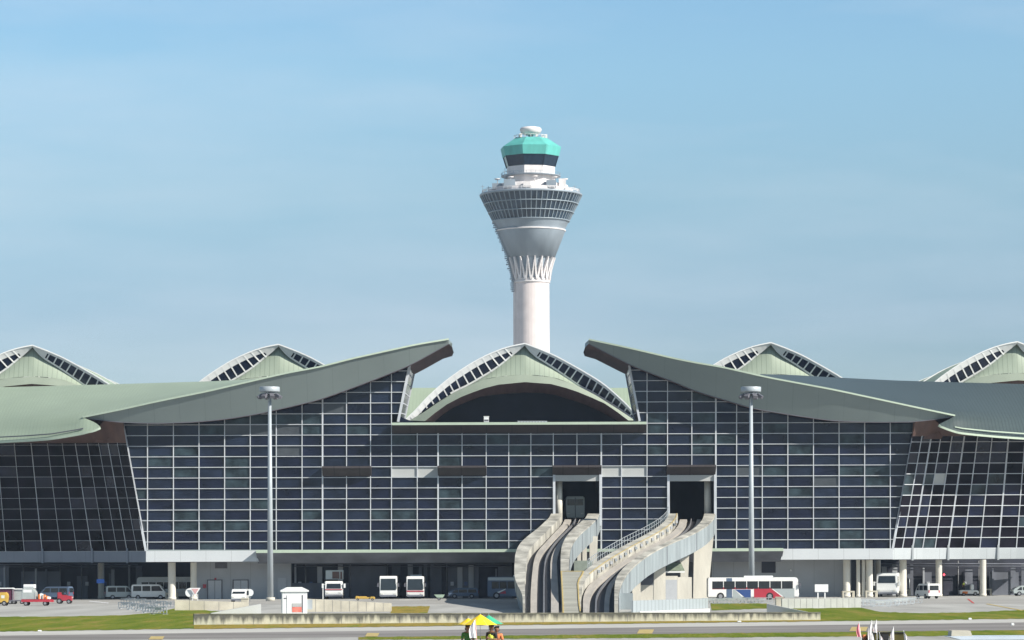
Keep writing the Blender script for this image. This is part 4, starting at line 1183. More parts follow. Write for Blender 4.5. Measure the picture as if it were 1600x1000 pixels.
t = MB(); t.tube((0,-.07,30*k),(0,-.12,30*k),.38,n=24); t.build('disc', M['gmid'], o)
p = P(1475,898,462); o = thing('signal_lamp', 'small glowing red lamp hanging in the dark bay on the right', 'lamp', (p.x,462,p.z))
t = MB(); t.lathe([(0,-.15),(.1,-.1),(.15,0),(.1,.1),(0,.15)],12); t.build('bulb', M['redlamp'], o)
t = MB(); t.tube((0,.0,.2),(0,0,5.25-p.z),.04,n=6); t.build('bracket', M['frame'], o)
p = P(1235.5,891,456.2); o = thing('wall_lamp', 'small white round lamp on the grey wall above the long bus', 'lamp', (p.x,456.2,p.z))
t = MB(); t.lathe([(0,-.17),(.13,-.12),(.17,0),(.13,.12),(0,.17)],12); t.build('globe', M['white'], o)
t = MB(); t.box(-.06,.06,.1,.3,-.05,.05); t.build('bracket', M['frame'], o)
p = P(157,908,455); o = thing('hanging_sign', 'small blue hanging sign in the shade of the left wing', 'sign', (p.x,455,p.z))
t = MB(); t.box(-.55,.55,-.05,.05,-.3,.3); t.build('board', mat('blue sign face',(0.03,0.13,0.5),.5), o)
t = MB(); t.bar((-.4,0,.3),(-.4,0,5.1-p.z),.05,.05); t.bar((.4,0,.3),(.4,0,5.1-p.z),.05,.05); t.build('hanger', M['frame'], o)

# flood-light masts
def make_mast(px, label, d, lean=0):
    b = P(px,936,d); o = thing('floodlight_mast', label, 'light mast', (b.x,d,0), 0, None)
    zt = P(px,618,d).z
    t = MB(); t.tube((0,0,0),(0,0,zt),.42,.22,20); t.build('pole', M['mast'], o)
    t = MB(); t.tube((0,0,0),(0,0,.5),.62,n=16); t.build('base', M['concrete'], o)
    z0 = P(px,612.5,d).z; z1 = P(px,604.5,d).z
    t = MB(); t.lathe([(0,z0),(1.32,z0),(1.36,z0+.08),(1.36,z1-.05),(1.3,z1),(0,z1)],32); t.build('head_drum', M['mast'], o)
    t = MB(); t.tube((0,0,zt),(0,0,z0),.25,n=12); t.build('neck', M['frame'], o)
    for i in range(8):
        q = 2*math.pi*i/8+.3; c, s = math.cos(q), math.sin(q)
        t = MB(); t.bar((.2*c,.2*s,zt+.1),(1.15*c,1.15*s,zt+.0),.1,.1)
        a = Vector((1.0*c,1.0*s,zt+.1)); b2 = Vector((1.62*c,1.62*s,zt-.3)); t.bar(a,b2,.6,.4)
        t.build('floodlight', M['frame'], o)
    t = MB(); t.lathe([(.9,z0-.28),(1.0,z0-.28),(1.0,z0-.14),(.9,z0-.14)],24); t.build('ring', M['mast'], o)
    return o
make_mast(422.5, 'tall grey floodlight mast before the left glass bay, left of the two', 425)
make_mast(1174.5, 'tall grey floodlight mast before the right glass bay, right of the two', 425)

# ================================================================== VEHICLES
def wheel(parent, x, y, r, w=.22):
    t = MB(); t.tube((x,y-w/2,r),(x,y+w/2,r),r,n=20); wo = t.build('wheel', M['tyre'], parent)
    s = 1 if y > 0 else -1
    t = MB(); t.tube((x,y+s*(w/2+.004),r),(x,y+s*(w/2+.02),r),r*.55,n=16); t.build('rim', M['rim'], wo)
def panel_side(name, parent, polys, W, m, e=.012):
    for poly in polys:
        for s in (-1,1):
            t = MB(); t.prism(poly,'y',s*(W/2+.002),s*(W/2+e)); t.build(name, m, parent)
def panel_end(name, parent, x, rects, m, s=1, e=.02):
    for (a,b,c,d_) in rects:
        t = MB(); t.box(x+s*.002 if s>0 else x-e, x+e if s>0 else x-.002, a,b,c,d_); t.build(name, m, parent)
def place_px(px, py): return G(px,py)
def bus(px, py, rz, label, L=11.5, W=2.5, H=3.1, paint='vwhite', group=None, wins=True, stripe=None, ac=True, loc=None):
    o = thing('bus', label, 'bus', loc or G(px,py), rz, group)
    t = MB(); t.prism([(-L/2,.35),(L/2-.05,.35),(L/2,.9),(L/2-.12,H-.2),(L/2-.4,H),(-L/2+.1,H),(-L/2,H-.25)],'y',-W/2,W/2); t.build('body', M[paint], o, .07)
    if ac:
        t = MB(); t.box(-L*.1,L*.22,-.8,.8,H+.002,H+.22); t.build('air_conditioner', M['white'], o, .04)
    x = L/2-.06
    t = MB(); t.add([(x+.09,-1.08,1.25),(x+.09,1.08,1.25),(x-.02,1.04,H-.38),(x-.02,-1.04,H-.38)],[(0,1,2,3)])
    t.add([(x+.05,-1.08,1.25),(x+.05,1.08,1.25),(x-.06,1.04,H-.38),(x-.06,-1.04,H-.38)],[(3,2,1,0)]); t.build('windscreen', M['vglass'], o)
    for s in (-1,1):
        t = MB(); t.box(L/2-.02,L/2+.035,s*.92-.16,s*.92+.16,.62,.82); t.build('headlight', M['lamp'], o)
        t = MB(); t.bar((L/2-.1,s*1.2,2.3),(L/2+.2,s*1.45,2.2),.05,.05); t.box(L/2+.1,L/2+.25,s*1.45-.1,s*1.45+.1,1.7,2.2); t.build('mirror', M['frame'], o)
        for wx in (L*.18,-L*.36): wheel(o, wx, s*(W/2-.11), .48, .26)
    t = MB(); t.box(L/2-.1,L/2+.06,-1.15,1.15,.33,.58); t.build('bumper', M['gmid'], o)
    n = 7; ww = (L-1.3)/n
    for i in range(n):
        xa = -L/2+.6+i*ww; panel_side('window', o, [[(xa,1.45),(xa+ww-.1,1.45),(xa+ww-.1,2.45),(xa,2.45)]], W, M['vglass'])
    for nm, poly, mk in (stripe or []):
        panel_side(nm, o, [poly], W, M[mk], .008)
    return o
# long bus right of the guideway: seen from its side, nose to the right
p = G(1176,937.0); kb = p.y/F
def bx_(px): return (px-1176)*kb
def bz_(py): return (937.0-py)*kb
bus(0,0,0,'long white bus with red and blue slanted livery parked side-on right of the guideway', L=142*kb, W=2.5, H=36*kb-.1, loc=p,
    stripe=[('red_stripe',[(bx_(1112),bz_(920.5)),(bx_(1176),bz_(920.5)),(bx_(1176),bz_(917.2)),(bx_(1112),bz_(917.2))],'vred'),
            ('silver_skirt',[(bx_(1144),bz_(934)),(bx_(1160),bz_(934)),(bx_(1147),bz_(921)),(bx_(1144),bz_(921))],'vsilver'),
            ('blue_flash',[(bx_(1147.5),bz_(921)),(bx_(1172),bz_(921)),(bx_(1172),bz_(935)),(bx_(1165),bz_(935))],'vblue'),
            ('red_flash',[(bx_(1177),bz_(935)),(bx_(1224),bz_(935)),(bx_(1201),bz_(917.4)),(bx_(1177),bz_(917.4))],'vred'),
            ('silver_skirt',[(bx_(1226),bz_(934)),(bx_(1240),bz_(934)),(bx_(1240),bz_(919)),(bx_(1205),bz_(919))],'vsilver'),
            ('door',[(bx_(1134),bz_(935)),(bx_(1143),bz_(935)),(bx_(1143),bz_(903)),(bx_(1134),bz_(903))],'vslate')])
R90 = -math.pi/2
def front_pos(px, d): q = P(px,920,d); return Vector((q.x,d,0))
bus(0,0,R90,'white bus facing out from the shade, left of the two parked head-on', L=11, W=2.5, H=3.25, loc=front_pos(609,455.0), group=None, ac=False, stripe=None)
bus(0,0,R90,'white bus with a red waist stripe facing out, right of the two parked head-on', L=11, W=2.5, H=3.2, loc=front_pos(650.5,455.0), ac=True)
rb = bpy.data.objects[[o.name for o in COL.objects if o.get('label','').startswith('white bus with a red waist')][0]]
t = MB(); t.box(5.5,5.56,-1.22,1.22,1.0,1.16); t.build('red_stripe', M['vred'], rb)
bus(0,0,0,'blue grey bus in shade with a red and white tail emblem beside the left guideway', L=9, W=2.4, H=3.1, paint='vslate', loc=Vector((P(812,936,444).x,444,0)),
    stripe=[('roof_band',[(-4.4,2.6),(4.2,2.6),(4.2,3.0),(-4.4,3.0)],'vsilver'),('red_tail',[(-3.0,.75),(-1.9,.75),(-2.0,1.15)],'vred'),('white_tail',[(-3.6,.8),(-1.9,1.45),(-1.7,1.75),(-2.0,1.3),(-3.0,.8)],'vwhite')])
bus(0,0,math.pi,'white bus half hidden behind the minivan in the shaded left bay', L=9, W=2.4, H=3.2, loc=Vector((P(262,930,466).x,466,0)), ac=False)

def van(px, py, rz, label, L=4.8, W=1.8, H=2.0, paint='vwhite', loc=None, name='van', cat='van'):
    o = thing(name, label, cat, loc or G(px,py), rz)
    t = MB(); t.prism([(-L/2,.35),(L/2-.05,.35),(L/2,.8),(L/2-.25,1.1),(L/2-1.0,H-.1),(L/2-1.3,H),(-L/2+.15,H),(-L/2,H-.25)],'y',-W/2,W/2); t.build('body', M[paint], o, .06)
    for s in (-1,1):
        for wx in (L/2-.9,-L/2+.95): wheel(o, wx, s*(W/2-.08), .33, .2)
        t = MB(); t.box(L/2-.08,L/2+.02,s*W*.36-.14,s*W*.36+.14,.68,.86); t.build('headlight', M['lamp'], o)
        t = MB(); t.box(-L/2-.03,-L/2+.03,s*W*.42-.08,s*W*.42+.08,.8,1.15); t.build('tail_lamp', M['vred'], o)
    zt = H-.22; zb = H*.56
    panel_side('window', o, [[(-L/2+.25,zb),(-L/2+1.45,zb),(-L/2+1.45,zt),(-L/2+.3,zt)],[(-L/2+1.6,zb),(-L/2+2.75,zb),(-L/2+2.75,zt),(-L/2+1.6,zt)],[(-L/2+2.9,zb),(L/2-.55,zb),(L/2-1.05,zt),(-L/2+2.9,zt)]], W, M['vglass'])
    a = Vector((L/2-.3,0,1.2)); b = Vector((L/2-.98,0,H-.2)); nrm = Vector((.8,0,.6))*.03
    t = MB(); t.add([a+nrm+Vector((0,-W*.42,0)),a+nrm+Vector((0,W*.42,0)),b+nrm+Vector((0,W*.38,0)),b+nrm+Vector((0,-W*.38,0))],[(0,1,2,3)]); t.build('windscreen', M['vglass'], o)
    t = MB(); t.box(-L/2-.02,-L/2-.002,-W*.38,W*.38,zb,zt); t.build('rear_window', M['vglass'], o)
    t = MB(); t.box(L/2-.1,L/2+.05,-W/2+.05,W/2-.05,.32,.55); t.build('bumper', M['gmid'], o)
    return o
van(0,0,0,'pale minivan parked side-on in the shade left of the first column', L=5.1, W=1.85, H=2.15, loc=Vector((P(234,936,456.5).x,456.5,0)), paint='vwhite')
van(0,0,math.radians(15),'grey jeep in deep shade left of the pale minivan', L=4.2, W=1.8, H=1.95, loc=Vector((P(187,934,458).x,458,0)), paint='vsilver', name='jeep', cat='jeep')
van(0,0,math.radians(165),'slate blue pickup in shade behind the small red tractor', L=4.6, W=1.8, H=1.9, loc=Vector((P(88,934,455).x,455,0)), paint='vslate', name='pickup_truck', cat='pickup')
van(375,942,R90,'white van whose roof shows above the cream panel wall', L=4.4, W=1.9, H=1.75)
v1 = van(1449,935.3,math.radians(108),'small white van with a red flank driving away at right', L=4.2, W=1.75, H=2.0)
t = MB()
t.box(-1.6,1.3,-.895,-.88,.6,.95); t.build('red_flash', M['vred'], v1)
van(0,0,math.pi,'dark car standing in shade before the grey panel between bus and guideway', L=4.3, W=1.75, H=1.5, paint='vslate', loc=Vector((P(724,934,453).x,453,0)), name='car', cat='car')
van(1603,931,math.radians(185),'grey car cut by the right edge of the picture', L=4.2, W=1.75, H=1.5, paint='vsilver', name='car', cat='car')

# white truck facing out
def truck(px, d, label, Wt, H, paint='vwhite', lift=False, name='truck'):
    o = thing(name, label, 'truck', front_pos(px,d), R90+ (math.radians(-14) if not lift else 0))
    t = MB(); t.prism([(-.9,.5),(1.0,.5),(1.1,.9),(1.0,1.45),(.78,H-.15),(.6,H),(-.9,H)],'y',-Wt/2,Wt/2); t.build('cab', M[paint], o, .07)
    t = MB(); zw = 1.5 if lift else 2.0; xw = 1.03 if lift else .97
    t.add([(xw,-Wt*.42,zw),(xw,Wt*.42,zw),(.84,Wt*.39,H-.35),(.84,-Wt*.39,H-.35)],[(0,1,2,3)]); t.build('windscreen', M['vglass'], o)
    panel_side('window', o, [[(-.5,1.5),(.8,1.5),(.65,H-.4),(-.5,H-.4)]], Wt, M['vglass'])
    for s in (-1,1):
        t = MB(); t.box(1.04,1.12,s*Wt*.36-.16,s*Wt*.36+.16,.85,1.05); t.build('headlight', M['lamp'], o)
        t = MB(); t.bar((.8,s*Wt/2,2.1),(1.05,s*(Wt/2+.3),2.1),.05,.05); t.box(.98,1.1,s*(Wt/2+.3)-.13,s*(Wt/2+.3)+.13,1.6,2.2); t.build('mirror', M['white'] , o)
        wheel(o, .2, s*(Wt/2-.13), .42, .25); wheel(o, -3.6, s*(Wt/2-.13), .42, .25)
    t = MB(); t.box(1.0,1.2,-Wt/2,Wt/2,.4,.65); t.build('bumper', M['gmid'], o)
    t = MB(); t.box(-4.8,.9,-.5,.5,.5,.75); t.build('chassis', M['frame'], o)
    return o
o = truck(1387,453.5,'white truck with a wide cab facing out between two sunlit columns', 3.0, 3.35)
t = MB(); t.box(-5,-1.0,-1.45,1.45,.8,3.45); t.build('cargo_box', M['vwhite'], o, .05)
o = truck(522,450.8,'white lift truck with a raised brown-fronted platform behind its cab', 2.5, 2.55, lift=True)
t = MB(); t.box(-2.2,-1.0,-1.25,1.25,2.8,4.1); t.build('lift_body', M['vsilver'], o)
t = MB(); t.box(-.99,-.9,-.3,.7,2.9,3.9); t.box(-.99,-.9,.85,1.1,2.85,3.9); t.build('platform_front', M['soffit'], o)
t = MB(); t.box(1.08,1.14,-1.2,1.2,1.3,1.42); t.build('red_stripe', M['vred'], o)
t = MB(); t.bar((1.3,-1.5,0),(1.3,-1.5,1.6),.12,.12); t.build('guide_pole', M['white'], o)

# ground equipment on the left
p = G(58,946.3); k = p.y/F
o = thing('container_dolly', 'red flatbed dolly carrying grey containers at the far left', 'dolly', p)
t = MB(); t.box(-23*k,23*k,-.95,.95,.45,.75); t.box(23*k,26*k,-.3,.3,.42,.7); t.build('bed', M['vred'], o)
for s in (-1,1):
    for x in (-16*k,14*k): wheel(o, x, s*.8, .28, .2)
def container(x0,x1,z0,z1,label,loc,top=None):
    c = thing('cargo_container', label, 'container', loc)
    t = MB(); t.prism([(x0,z0),(x1-.0,z0),(x1,z1-.5),(x1-.35,z1),(x0,z1)],'y',-.85,.85); t.build('shell', M['ctn'], c, .03)
    t = MB(); t.box(x0+.15,x1-.45,-.875,-.852,(z0+z1)/2+.15,(z0+z1)/2+.5); t.build('curtain_panel', M['white'], c)
    for xx in (x0+.03,x1-.1):
        t = MB(); t.box(xx,xx+.07,-.88,-.852,z0+.05,z1-.5); t.build('rail', M['steel'], c)
    return c
container(-22*k,2*k-.2,.77,27*k,'tall grey metal container standing on the left half of the red dolly',p)
c2 = thing('stacked_crate', 'white box lying on top of the tall grey container', 'box', (p.x,p.y,27*k))
t = MB(); t.box(-20*k,-3*k,-.7,.7,.005,6.3*k); t.build('box_body', M['white'], c2, .03); t = MB(); t.box(-19*k,-4*k,-.715,-.702,.1,.2); t.build('strap', M['steel'], c2)
c3 = thing('luggage_pile', 'low pile of orange and white bags on the right half of the red dolly', 'luggage', (p.x,p.y,.76))
cols_ = ['orange','vwhite','white','ctn','orange','vwhite']
for i in range(9):
    t = MB(); x = (3+i*1.9)*k; hgt = (11-i*.9)*k*random.uniform(.7,1); t.box(x,x+2.6*k,-.7+.1*(i%3),.5,0,max(.3,hgt)); t.build('bag', M[cols_[i%6]], c3, .05)
# red tractor
p = G(101,943.3)
o = thing('tow_tractor', 'small red tow tractor right of the red dolly', 'tractor', p)
t = MB(); t.prism([(-.85,.35),(.95,.35),(1.0,.95),(.2,1.05),(.15,1.1),(-.3,1.1),(-.35,1.45),(-.85,1.45)],'y',-.6,.6); t.build('body', M['vred'], o, .06)
t = MB(); t.box(-.2,.15,-.35,.35,1.1,1.2); t.box(-.3,-.15,-.35,.35,1.1,1.55); t.build('seat', M['black'], o)
t = MB(); t.bar((.35,0,1.05),(.15,0,1.45),.05,.05); t.tube((.12,0,1.43),(.16,0,1.47),.18,n=16); t.build('steering_wheel', M['black'], o)
for s in (-1,1):
    wheel(o,-.6,s*.58,.34,.22); wheel(o,.6,s*.58,.28,.2)
    t = MB(); t.box(.98,1.03,s*.4-.08,s*.4+.08,.7,.84); t.build('headlight', M['lamp'], o)
# baggage carts (maroon covered, white covered)
def cart(px, py, w, h, cov, label, cat='baggage cart'):
    p = G(px,py); o = thing('baggage_cart', label, cat, p)
    t = MB(); t.box(-w/2,w/2,-.75,.75,.35,.5); t.build('bed', M['orange'] if cov=='white' else M['frame'], o)
    t = MB(); t.prism([(-w/2,h-.12),(w/2,h-.12),(w/2-.15,h),(-w/2+.15,h)],'y',-.78,.78); t.build('roof', M['white'], o)
    for sx in (-1,1):
        t = MB(); t.bar((sx*(w/2-.05),-.7,.5),(sx*(w/2-.05),-.7,h-.12),.06,.06); t.bar((sx*(w/2-.05),.7,.5),(sx*(w/2-.05),.7,h-.12),.06,.06); t.build('post', M['steel'], o)
        for sy in (-1,1): wheel(o, sx*w*.32, sy*.65, .24, .15)
    t = MB(); t.box(-w/2+.1,w/2-.1,-.6,.7,.52,h-.15); t.build('curtain', M[cov], o)
    return o
cart(8,944,2.3,2.05,'vmaroon','maroon curtained baggage cart with a white roof at the left edge')
cart(29,943.8,1.6,1.95,'ctn','grey loaded baggage cart with orange bed beside the red dolly')
p = G(2,946.5); o = thing('tow_tractor', 'yellow tow tractor cut by the left edge of the picture', 'tractor', p)
t = MB(); t.prism([(-1.2,.35),(.8,.35),(.85,1.2),(.7,1.6),(-1.2,1.6)],'y',-.65,.65); t.build('body', M['vyellow'], o, .08)
t = MB(); t.box(.1,.5,-.67,-.652,.9,1.25); t.build('side_lamp', M['lamp'], o)
for s in (-1,1): wheel(o,.45,s*.6,.3,.2); wheel(o,-.8,s*.6,.34,.2)
p = G(2,935.5); o = thing('catering_truck', 'white high truck just showing behind the maroon cart at the left edge', 'truck', (p.x-1.0,446,0))
t = MB(); t.prism([(-2,.5),(1.1,.5),(1.4,1.2),(1.1,2.3),(.6,2.7),(-2,2.7)],'y',-1,1); t.build('body', M['vwhite'], o, .06)
panel_side('window', o, [[(-.2,1.6),(1.0,1.6),(.75,2.3),(-.2,2.3)]], 2.0, M['vglass'])
for s in (-1,1): wheel(o,.7,s*.9,.4,.22); wheel(o,-1.4,s*.9,.4,.22)
# yellow tow bars
p = G(571,938.3); k = p.y/F
o = thing('yellow_tow_bar', 'low yellow tow bar lying before the left head-on bus', 'tow bar', p)
t = MB(); t.bar((-16*k,0,.35),(15*k,0,.35),.2,.22); t.bar((-14*k,0,.5),(2*k,.3,.5),.12,.12); t.box(-15*k,-11*k,-.3,.3,.2,.6); t.box(8*k,14*k,-.25,.25,.2,.52); t.build('bar', M['vyellow'], o)
for x in (-12*k,11*k): 
    for s in (-1,1): wheel(o,x,s*.3,.16,.1)
# small pale-green handcart near dark car
p = G(686,938); o = thing('hand_cart', 'small pale green hand cart in front of the shaded car', 'cart', p); k = p.y/F
t = MB(); t.prism([(-8*k,9*k),(9*k,9*k),(6*k,4*k),(-3*k,4*k)],'y',-.4,.4); t.build('tray', mat('pale green paint',(0.35,0.45,0.35),.6), o, .03)
for s in (-1,1): wheel(o,0,s*.3,.2,.1)
t = MB(); t.bar((-2*k,0,.3),(-2*k,0,4*k+.1),.08,.08); t.bar((3*k,0,.3),(3*k,0,4*k+.1),.08,.08); t.build('leg', M['steel'], o)
# utility cart at right with worker
p = G(1514,931); k = p.y/F
o = thing('utility_cart', 'open white and orange utility cart with a worker aboard in the right bay', 'cart', p)
t = MB(); t.prism([(-15*k,3*k),(14*k,3*k),(15*k,6*k),(13*k,8.5*k),(4*k,9*k),(-15*k,9*k)],'y',-.7,.7); t.build('body', M['vwhite'], o, .05)
t = MB(); t.box(-11*k,-3*k,-.72,-.702,3.2*k,7*k); t.build('orange_panel', M['orange'], o)
t = MB(); t.box(2*k,7*k,-.5,.5,9.02*k,18*k); t.build('white_tank', M['white'], o, .08)
for s in (-1,1): wheel(o,-9*k,s*.6,.3,.2); wheel(o,9*k,s*.6,.3,.2)

# ================================================================== PEOPLE
def skin_mesh(name, chains, mats, parent, sub=1, root=0):
    """chains: list of lists of (x,y,z,r); chains start at a shared point by coordinates"""
    verts = []; rad = []; edges = []; idx = {}
    for ch in chains:
        prev = None
        for x,y,z,r in ch:
            key = (round(x,4),round(y,4),round(z,4))
            if key not in idx: idx[key] = len(verts); verts.append((x,y,z)); rad.append(r)
            i = idx[key]
            if prev is not None: edges.append((prev,i))
            prev = i
    me = bpy.data.meshes.new(name); me.from_pydata(verts, edges, [])
    o = bpy.data.objects.new(name, me); COL.objects.link(o)
    md = o.modifiers.new('Skin','SKIN'); md.use_smooth_shade = True
    for i, r in enumerate(rad):
        me.skin_vertices[0].data[i].radius = (r,r); me.skin_vertices[0].data[i].use_root = (i == root)
    sb = o.modifiers.new('Sub','SUBSURF'); sb.levels = sub; sb.render_levels = sub
    dg = bpy.context.evaluated_depsgraph_get(); dg.update()
    nm = bpy.data.meshes.new_from_object(o.evaluated_get(dg))
    o.modifiers.clear(); o.data = nm; nm.name = name
    nm.materials.clear()
    for m in mats: nm.materials.append(m)
    o.parent = parent
    return o
def person(loc, rz, label, top, pants='cblack', hair='hair', hold=True, vest=None, hat=None, hand=(0.16,-0.26,1.22), sit=False):
    o = thing('person', label, 'person', loc, rz)
    # body faces -y; right hand (x<0 or >0) holds something at `hand`
    hx, hy, hz = hand
    sh = .19
    ch = [[(0,0,.95,.14),(0,0,1.12,.12),(0,0,1.32,.14),(0,0,1.43,.10),(0,-.01,1.50,.055),(0,-.02,1.56,.07),(0,-.02,1.63,.098),(0,-.02,1.70,.085),(0,-.015,1.745,.04)]]
    elbow = (sh+.07, -.05, 1.12)
    ch.append([(0,0,1.43,.10),(sh,0,1.40,.062),(elbow[0],elbow[1],elbow[2],.045),((elbow[0]+hx)/2+.0,(elbow[1]+hy)/2,(elbow[2]+hz)/2,.038),(hx,hy,hz,.028)])
    ch.append([(0,0,1.43,.10),(-sh,0,1.40,.062),(-sh-.05,.01,1.12,.045),(-sh-.06,-.05,.98,.038),(-sh-.05,-.09,.87,.028)])
    for s in (-1,1):
        ch.append([(0,0,.95,.14),(s*.09,0,.88,.095),(s*.10,-.01,.50,.062),(s*.10,.02,.10,.04),(s*.11,-.03,.05,.04),(s*.12,-.15,.035,.03)])
    # hands: palm and five fingers
    for (wx,wy,wz), grip in (((hx,hy,hz),True),((-sh-.05,-.09,.87),False)):
        if grip:
            pm = (wx-.02,wy-.04,wz+.03)
            ch.append([(wx,wy,wz,.028),(*pm,.030)])
            for j in range(4):
                zz = wz+.065-.022*j; f0 = (wx-.03,wy-.075+.0*j,zz)
                ch.append([(*pm,.030),(f0[0],f0[1],f0[2],.009),(wx-.065,wy-.07,zz,.0085),(wx-.075,wy-.045,zz-.002*j,.008)])
            ch.append([(*pm,.030),(wx+.01,wy-.07,wz+.07,.0105),(wx-.02,wy-.085,wz+.09,.009)])
        else:
            pm = (wx,wy-.02,wz-.06); ch.append([(wx,wy,wz,.028),(*pm,.028)])
            for j in range(4):
                yy = wy-.045+.02*j; ln = (.07,.08,.075,.06)[j]
                ch.append([(*pm,.028),(wx,yy,wz-.10,.009),(wx+.006,yy,wz-.10-ln*.6,.0085),(wx+.018,yy,wz-.10-ln,.0075)])
            ch.append([(*pm,.028),(wx+.01,wy-.055,wz-.075,.010),(wx+.015,wy-.065,wz-.105,.0085)])
    ch.append([(0,-.02,1.63,.098),(0,-.125,1.615,.016)])         # nose
    for s in (-1,1): ch.append([(0,-.02,1.63,.098),(s*.105,-.01,1.63,.018)])   # ears
    b = skin_mesh('body', ch, [M['skin']], o, 1)
    # clothing: slightly larger shells
    g = .018
    ct = [[(0,0,.90,.135+g),(0,0,1.12,.12+g),(0,0,1.32,.14+g),(0,0,1.42,.105+g)],
          [(0,0,1.42,.105+g),(sh,0,1.40,.062+g),(elbow[0],elbow[1],elbow[2]+.05,.050+g)],
          [(0,0,1.42,.105+g),(-sh,0,1.40,.062+g),(-sh-.05,.01,1.16,.050+g)]]
    skin_mesh('shirt', ct, [M[top]], o, 1)
    cp = [[(0,0,.98,.14+g),(0,0,.92,.13+g)]]+[[(0,0,.92,.13+g),(s*.09,0,.85,.095+g),(s*.10,-.01,.50,.065+g),(s*.10,.02,.12,.05+g)] for s in (-1,1)]
    skin_mesh('trousers', cp, [M[pants]], o, 1)
    if vest:
        skin_mesh('vest', [[(0,0,1.0,.14+g+.02),(0,0,1.15,.13+g+.02),(0,0,1.32,.15+g+.01),(0,0,1.41,.112+g+.01)]], [M[vest]], o, 1)
    skin_mesh('hair', [[(0,.015,1.66,.098),(0,.0,1.715,.095),(0,-.01,1.76,.05)],[(0,.015,1.66,.098),(0,.045,1.58,.07)]], [M[hair]], o, 1)
    for s in (-1,1):
        t = MB(); t.lathe([(0,-.012),(.01,-.006),(.012,0),(.01,.006),(0,.012)],10, cx=s*.035, cy=-.112); 
        t.v = [v+Vector((0,0,1.64)) for v in t.v]; t.build('eye', M['hair'], o)
    t = MB(); t.box(-.025,.025,-.121,-.105,1.572,1.58); t.build('mouth', M['cred'], o)
    for s in (-1,1):
        t = MB(); t.box(s*.11-.05,s*.11+.05,-.2,.08,.0,.09); t.build('shoe', M['black'], o, .02)
    if hat:
        t = MB(); t.lathe([(0,1.79),(.07,1.785),(.108,1.75),(.118,1.69),(.17,1.685),(.17,1.68),(.10,1.675)],24,cy=-.01); t.build('hat', M[hat], o)
    return o
def umbrella(loc, label, clothA, clothB, R_, H_, tilt=0, rot=0.3):
    o = thing('umbrella', label, 'umbrella', loc, rot); o.rotation_euler = (tilt,0,rot)
    # origin at handle grip; canopy rim at 0.50 m above
    rim = .52; n = 8
    t = MB(); rings = []
    for k in range(6):
        u = k/5; rr_ = R_*u; z = rim+H_*(1-u)**1.08
        ring = []
        for i in range(n*4):
            q = 2*math.pi*i/(n*4); sag = 1-.10*u*abs(math.sin(q*n/2)); ring.append(Vector((rr_*sag*math.cos(q), rr_*sag*math.sin(q), z+.02*u*abs(math.sin(q*n/2)))))
        rings.append(ring)
    vs = [v for r in rings for v in r]; N = n*4
    for k in range(5):
        for i in range(N):
            j = (i+1)%N; t.add([vs[k*N+i],vs[k*N+j],vs[(k+1)*N+j],vs[(k+1)*N+i]],[(0,1,2,3)],0 if (i//4)%8 in (0,1,2,3,4,5) or clothB is None else 1)
    t.build('canopy', [M[clothA],M[clothB or clothA]], o)
    t = MB(); t.tube((0,0,-.12),(0,0,rim+H_+.08),.010,n=8); t.build('shaft', M['steel'], o)
    t = MB(); t.tube((0,0,-.2),(0,0,-.02),.018,n=10); t.build('handle', M['black'], o)
    for i in range(8):
        q = 2*math.pi*i/8; t = MB(); t.bar((0,0,rim+H_*.93),(R_*math.cos(q),R_*math.sin(q),rim+.0),.008,.008); t.build('rib', M['steel'], o)
    return o
D0 = 134.0
def fx(px, d=D0): return P(px,980,d).x
person((fx(730.5),D0,0), 0.2, 'person in a dark green shirt under the left yellow umbrella', 'cgreen', hand=(.12,-.22,1.2))
person((fx(768),D0+.4,0), -0.5, 'person in a fluorescent yellow vest under the large yellow umbrella', 'cblack', vest='cvest', hand=(-.02,-.26,1.2))
person((fx(776),D0+2.2,-.1), -0.2, 'person in orange clothes half hidden behind the yellow vest wearer', 'corange', pants='corange', hand=(.12,-.2,1.2))
umbrella((fx(731),D0+1.0,1.25), 'smaller yellow umbrella, left of the three held open over the workers', 'yumb', 'gumb', .47, .27, 0, 2.6)
umbrella((fx(750.5),D0-.1,1.24), 'large bright yellow umbrella in the middle of the three', 'yumb', None, .78, .46, 0, .39)
umbrella((fx(763),D0+3.0,1.22), 'green umbrella mostly hidden behind the large yellow one', 'gumb', None, .66, .40, 0, .2)

def flag(px, ytop, yfoot, d, w, label, kind='flagw', lean=0, side=-1, group=None):
    p = P(px,ytop,d); q = P(px+lean,yfoot,d); o = thing('flag', label, 'flag', (q.x,d,0), 0, group)
    off = o.location.copy(); t = TB(off); foot = Vector((q.x+(q.x-p.x)*.3,d,max(0.5,q.z-.6)))
    t.tube(p,foot,.012,n=8); t.build('pole', M['white'], o)
    # hanging folded cloth with real folds
    t = TB(off); rows = []
    hgt = p.z-q.z
    for k in range(9):
        u = k/8; row = []
        for j in range(9):
            s = j/8; ww = w*(.25+.75*math.sin(min(1,u*1.25)*math.pi*.6))
            x = p.x+(q.x-p.x)*u*.8+side*ww*s; y = d+.05*math.sin(s*9+u*2)-.02; z = p.z-.01-hgt*.95*u-s*.10*(1-u)
            row.append(Vector((x,y,z)))
        rows.append(row)
    t.grid(rows); t.build('cloth', M[kind], o)
    return o
flag(742.5,967,998,D0-1.2,.30,'pale pink flag hanging before the yellow umbrellas','flagw',lean=3,side=-1)
bpy.data.objects[[c.name for c in COL.objects if c.get('label','').startswith('pale pink flag')][0]].children[-1].data.materials[0] = mat('pale pink cloth',(0.85,0.50,0.46),.8,0,.18,3)
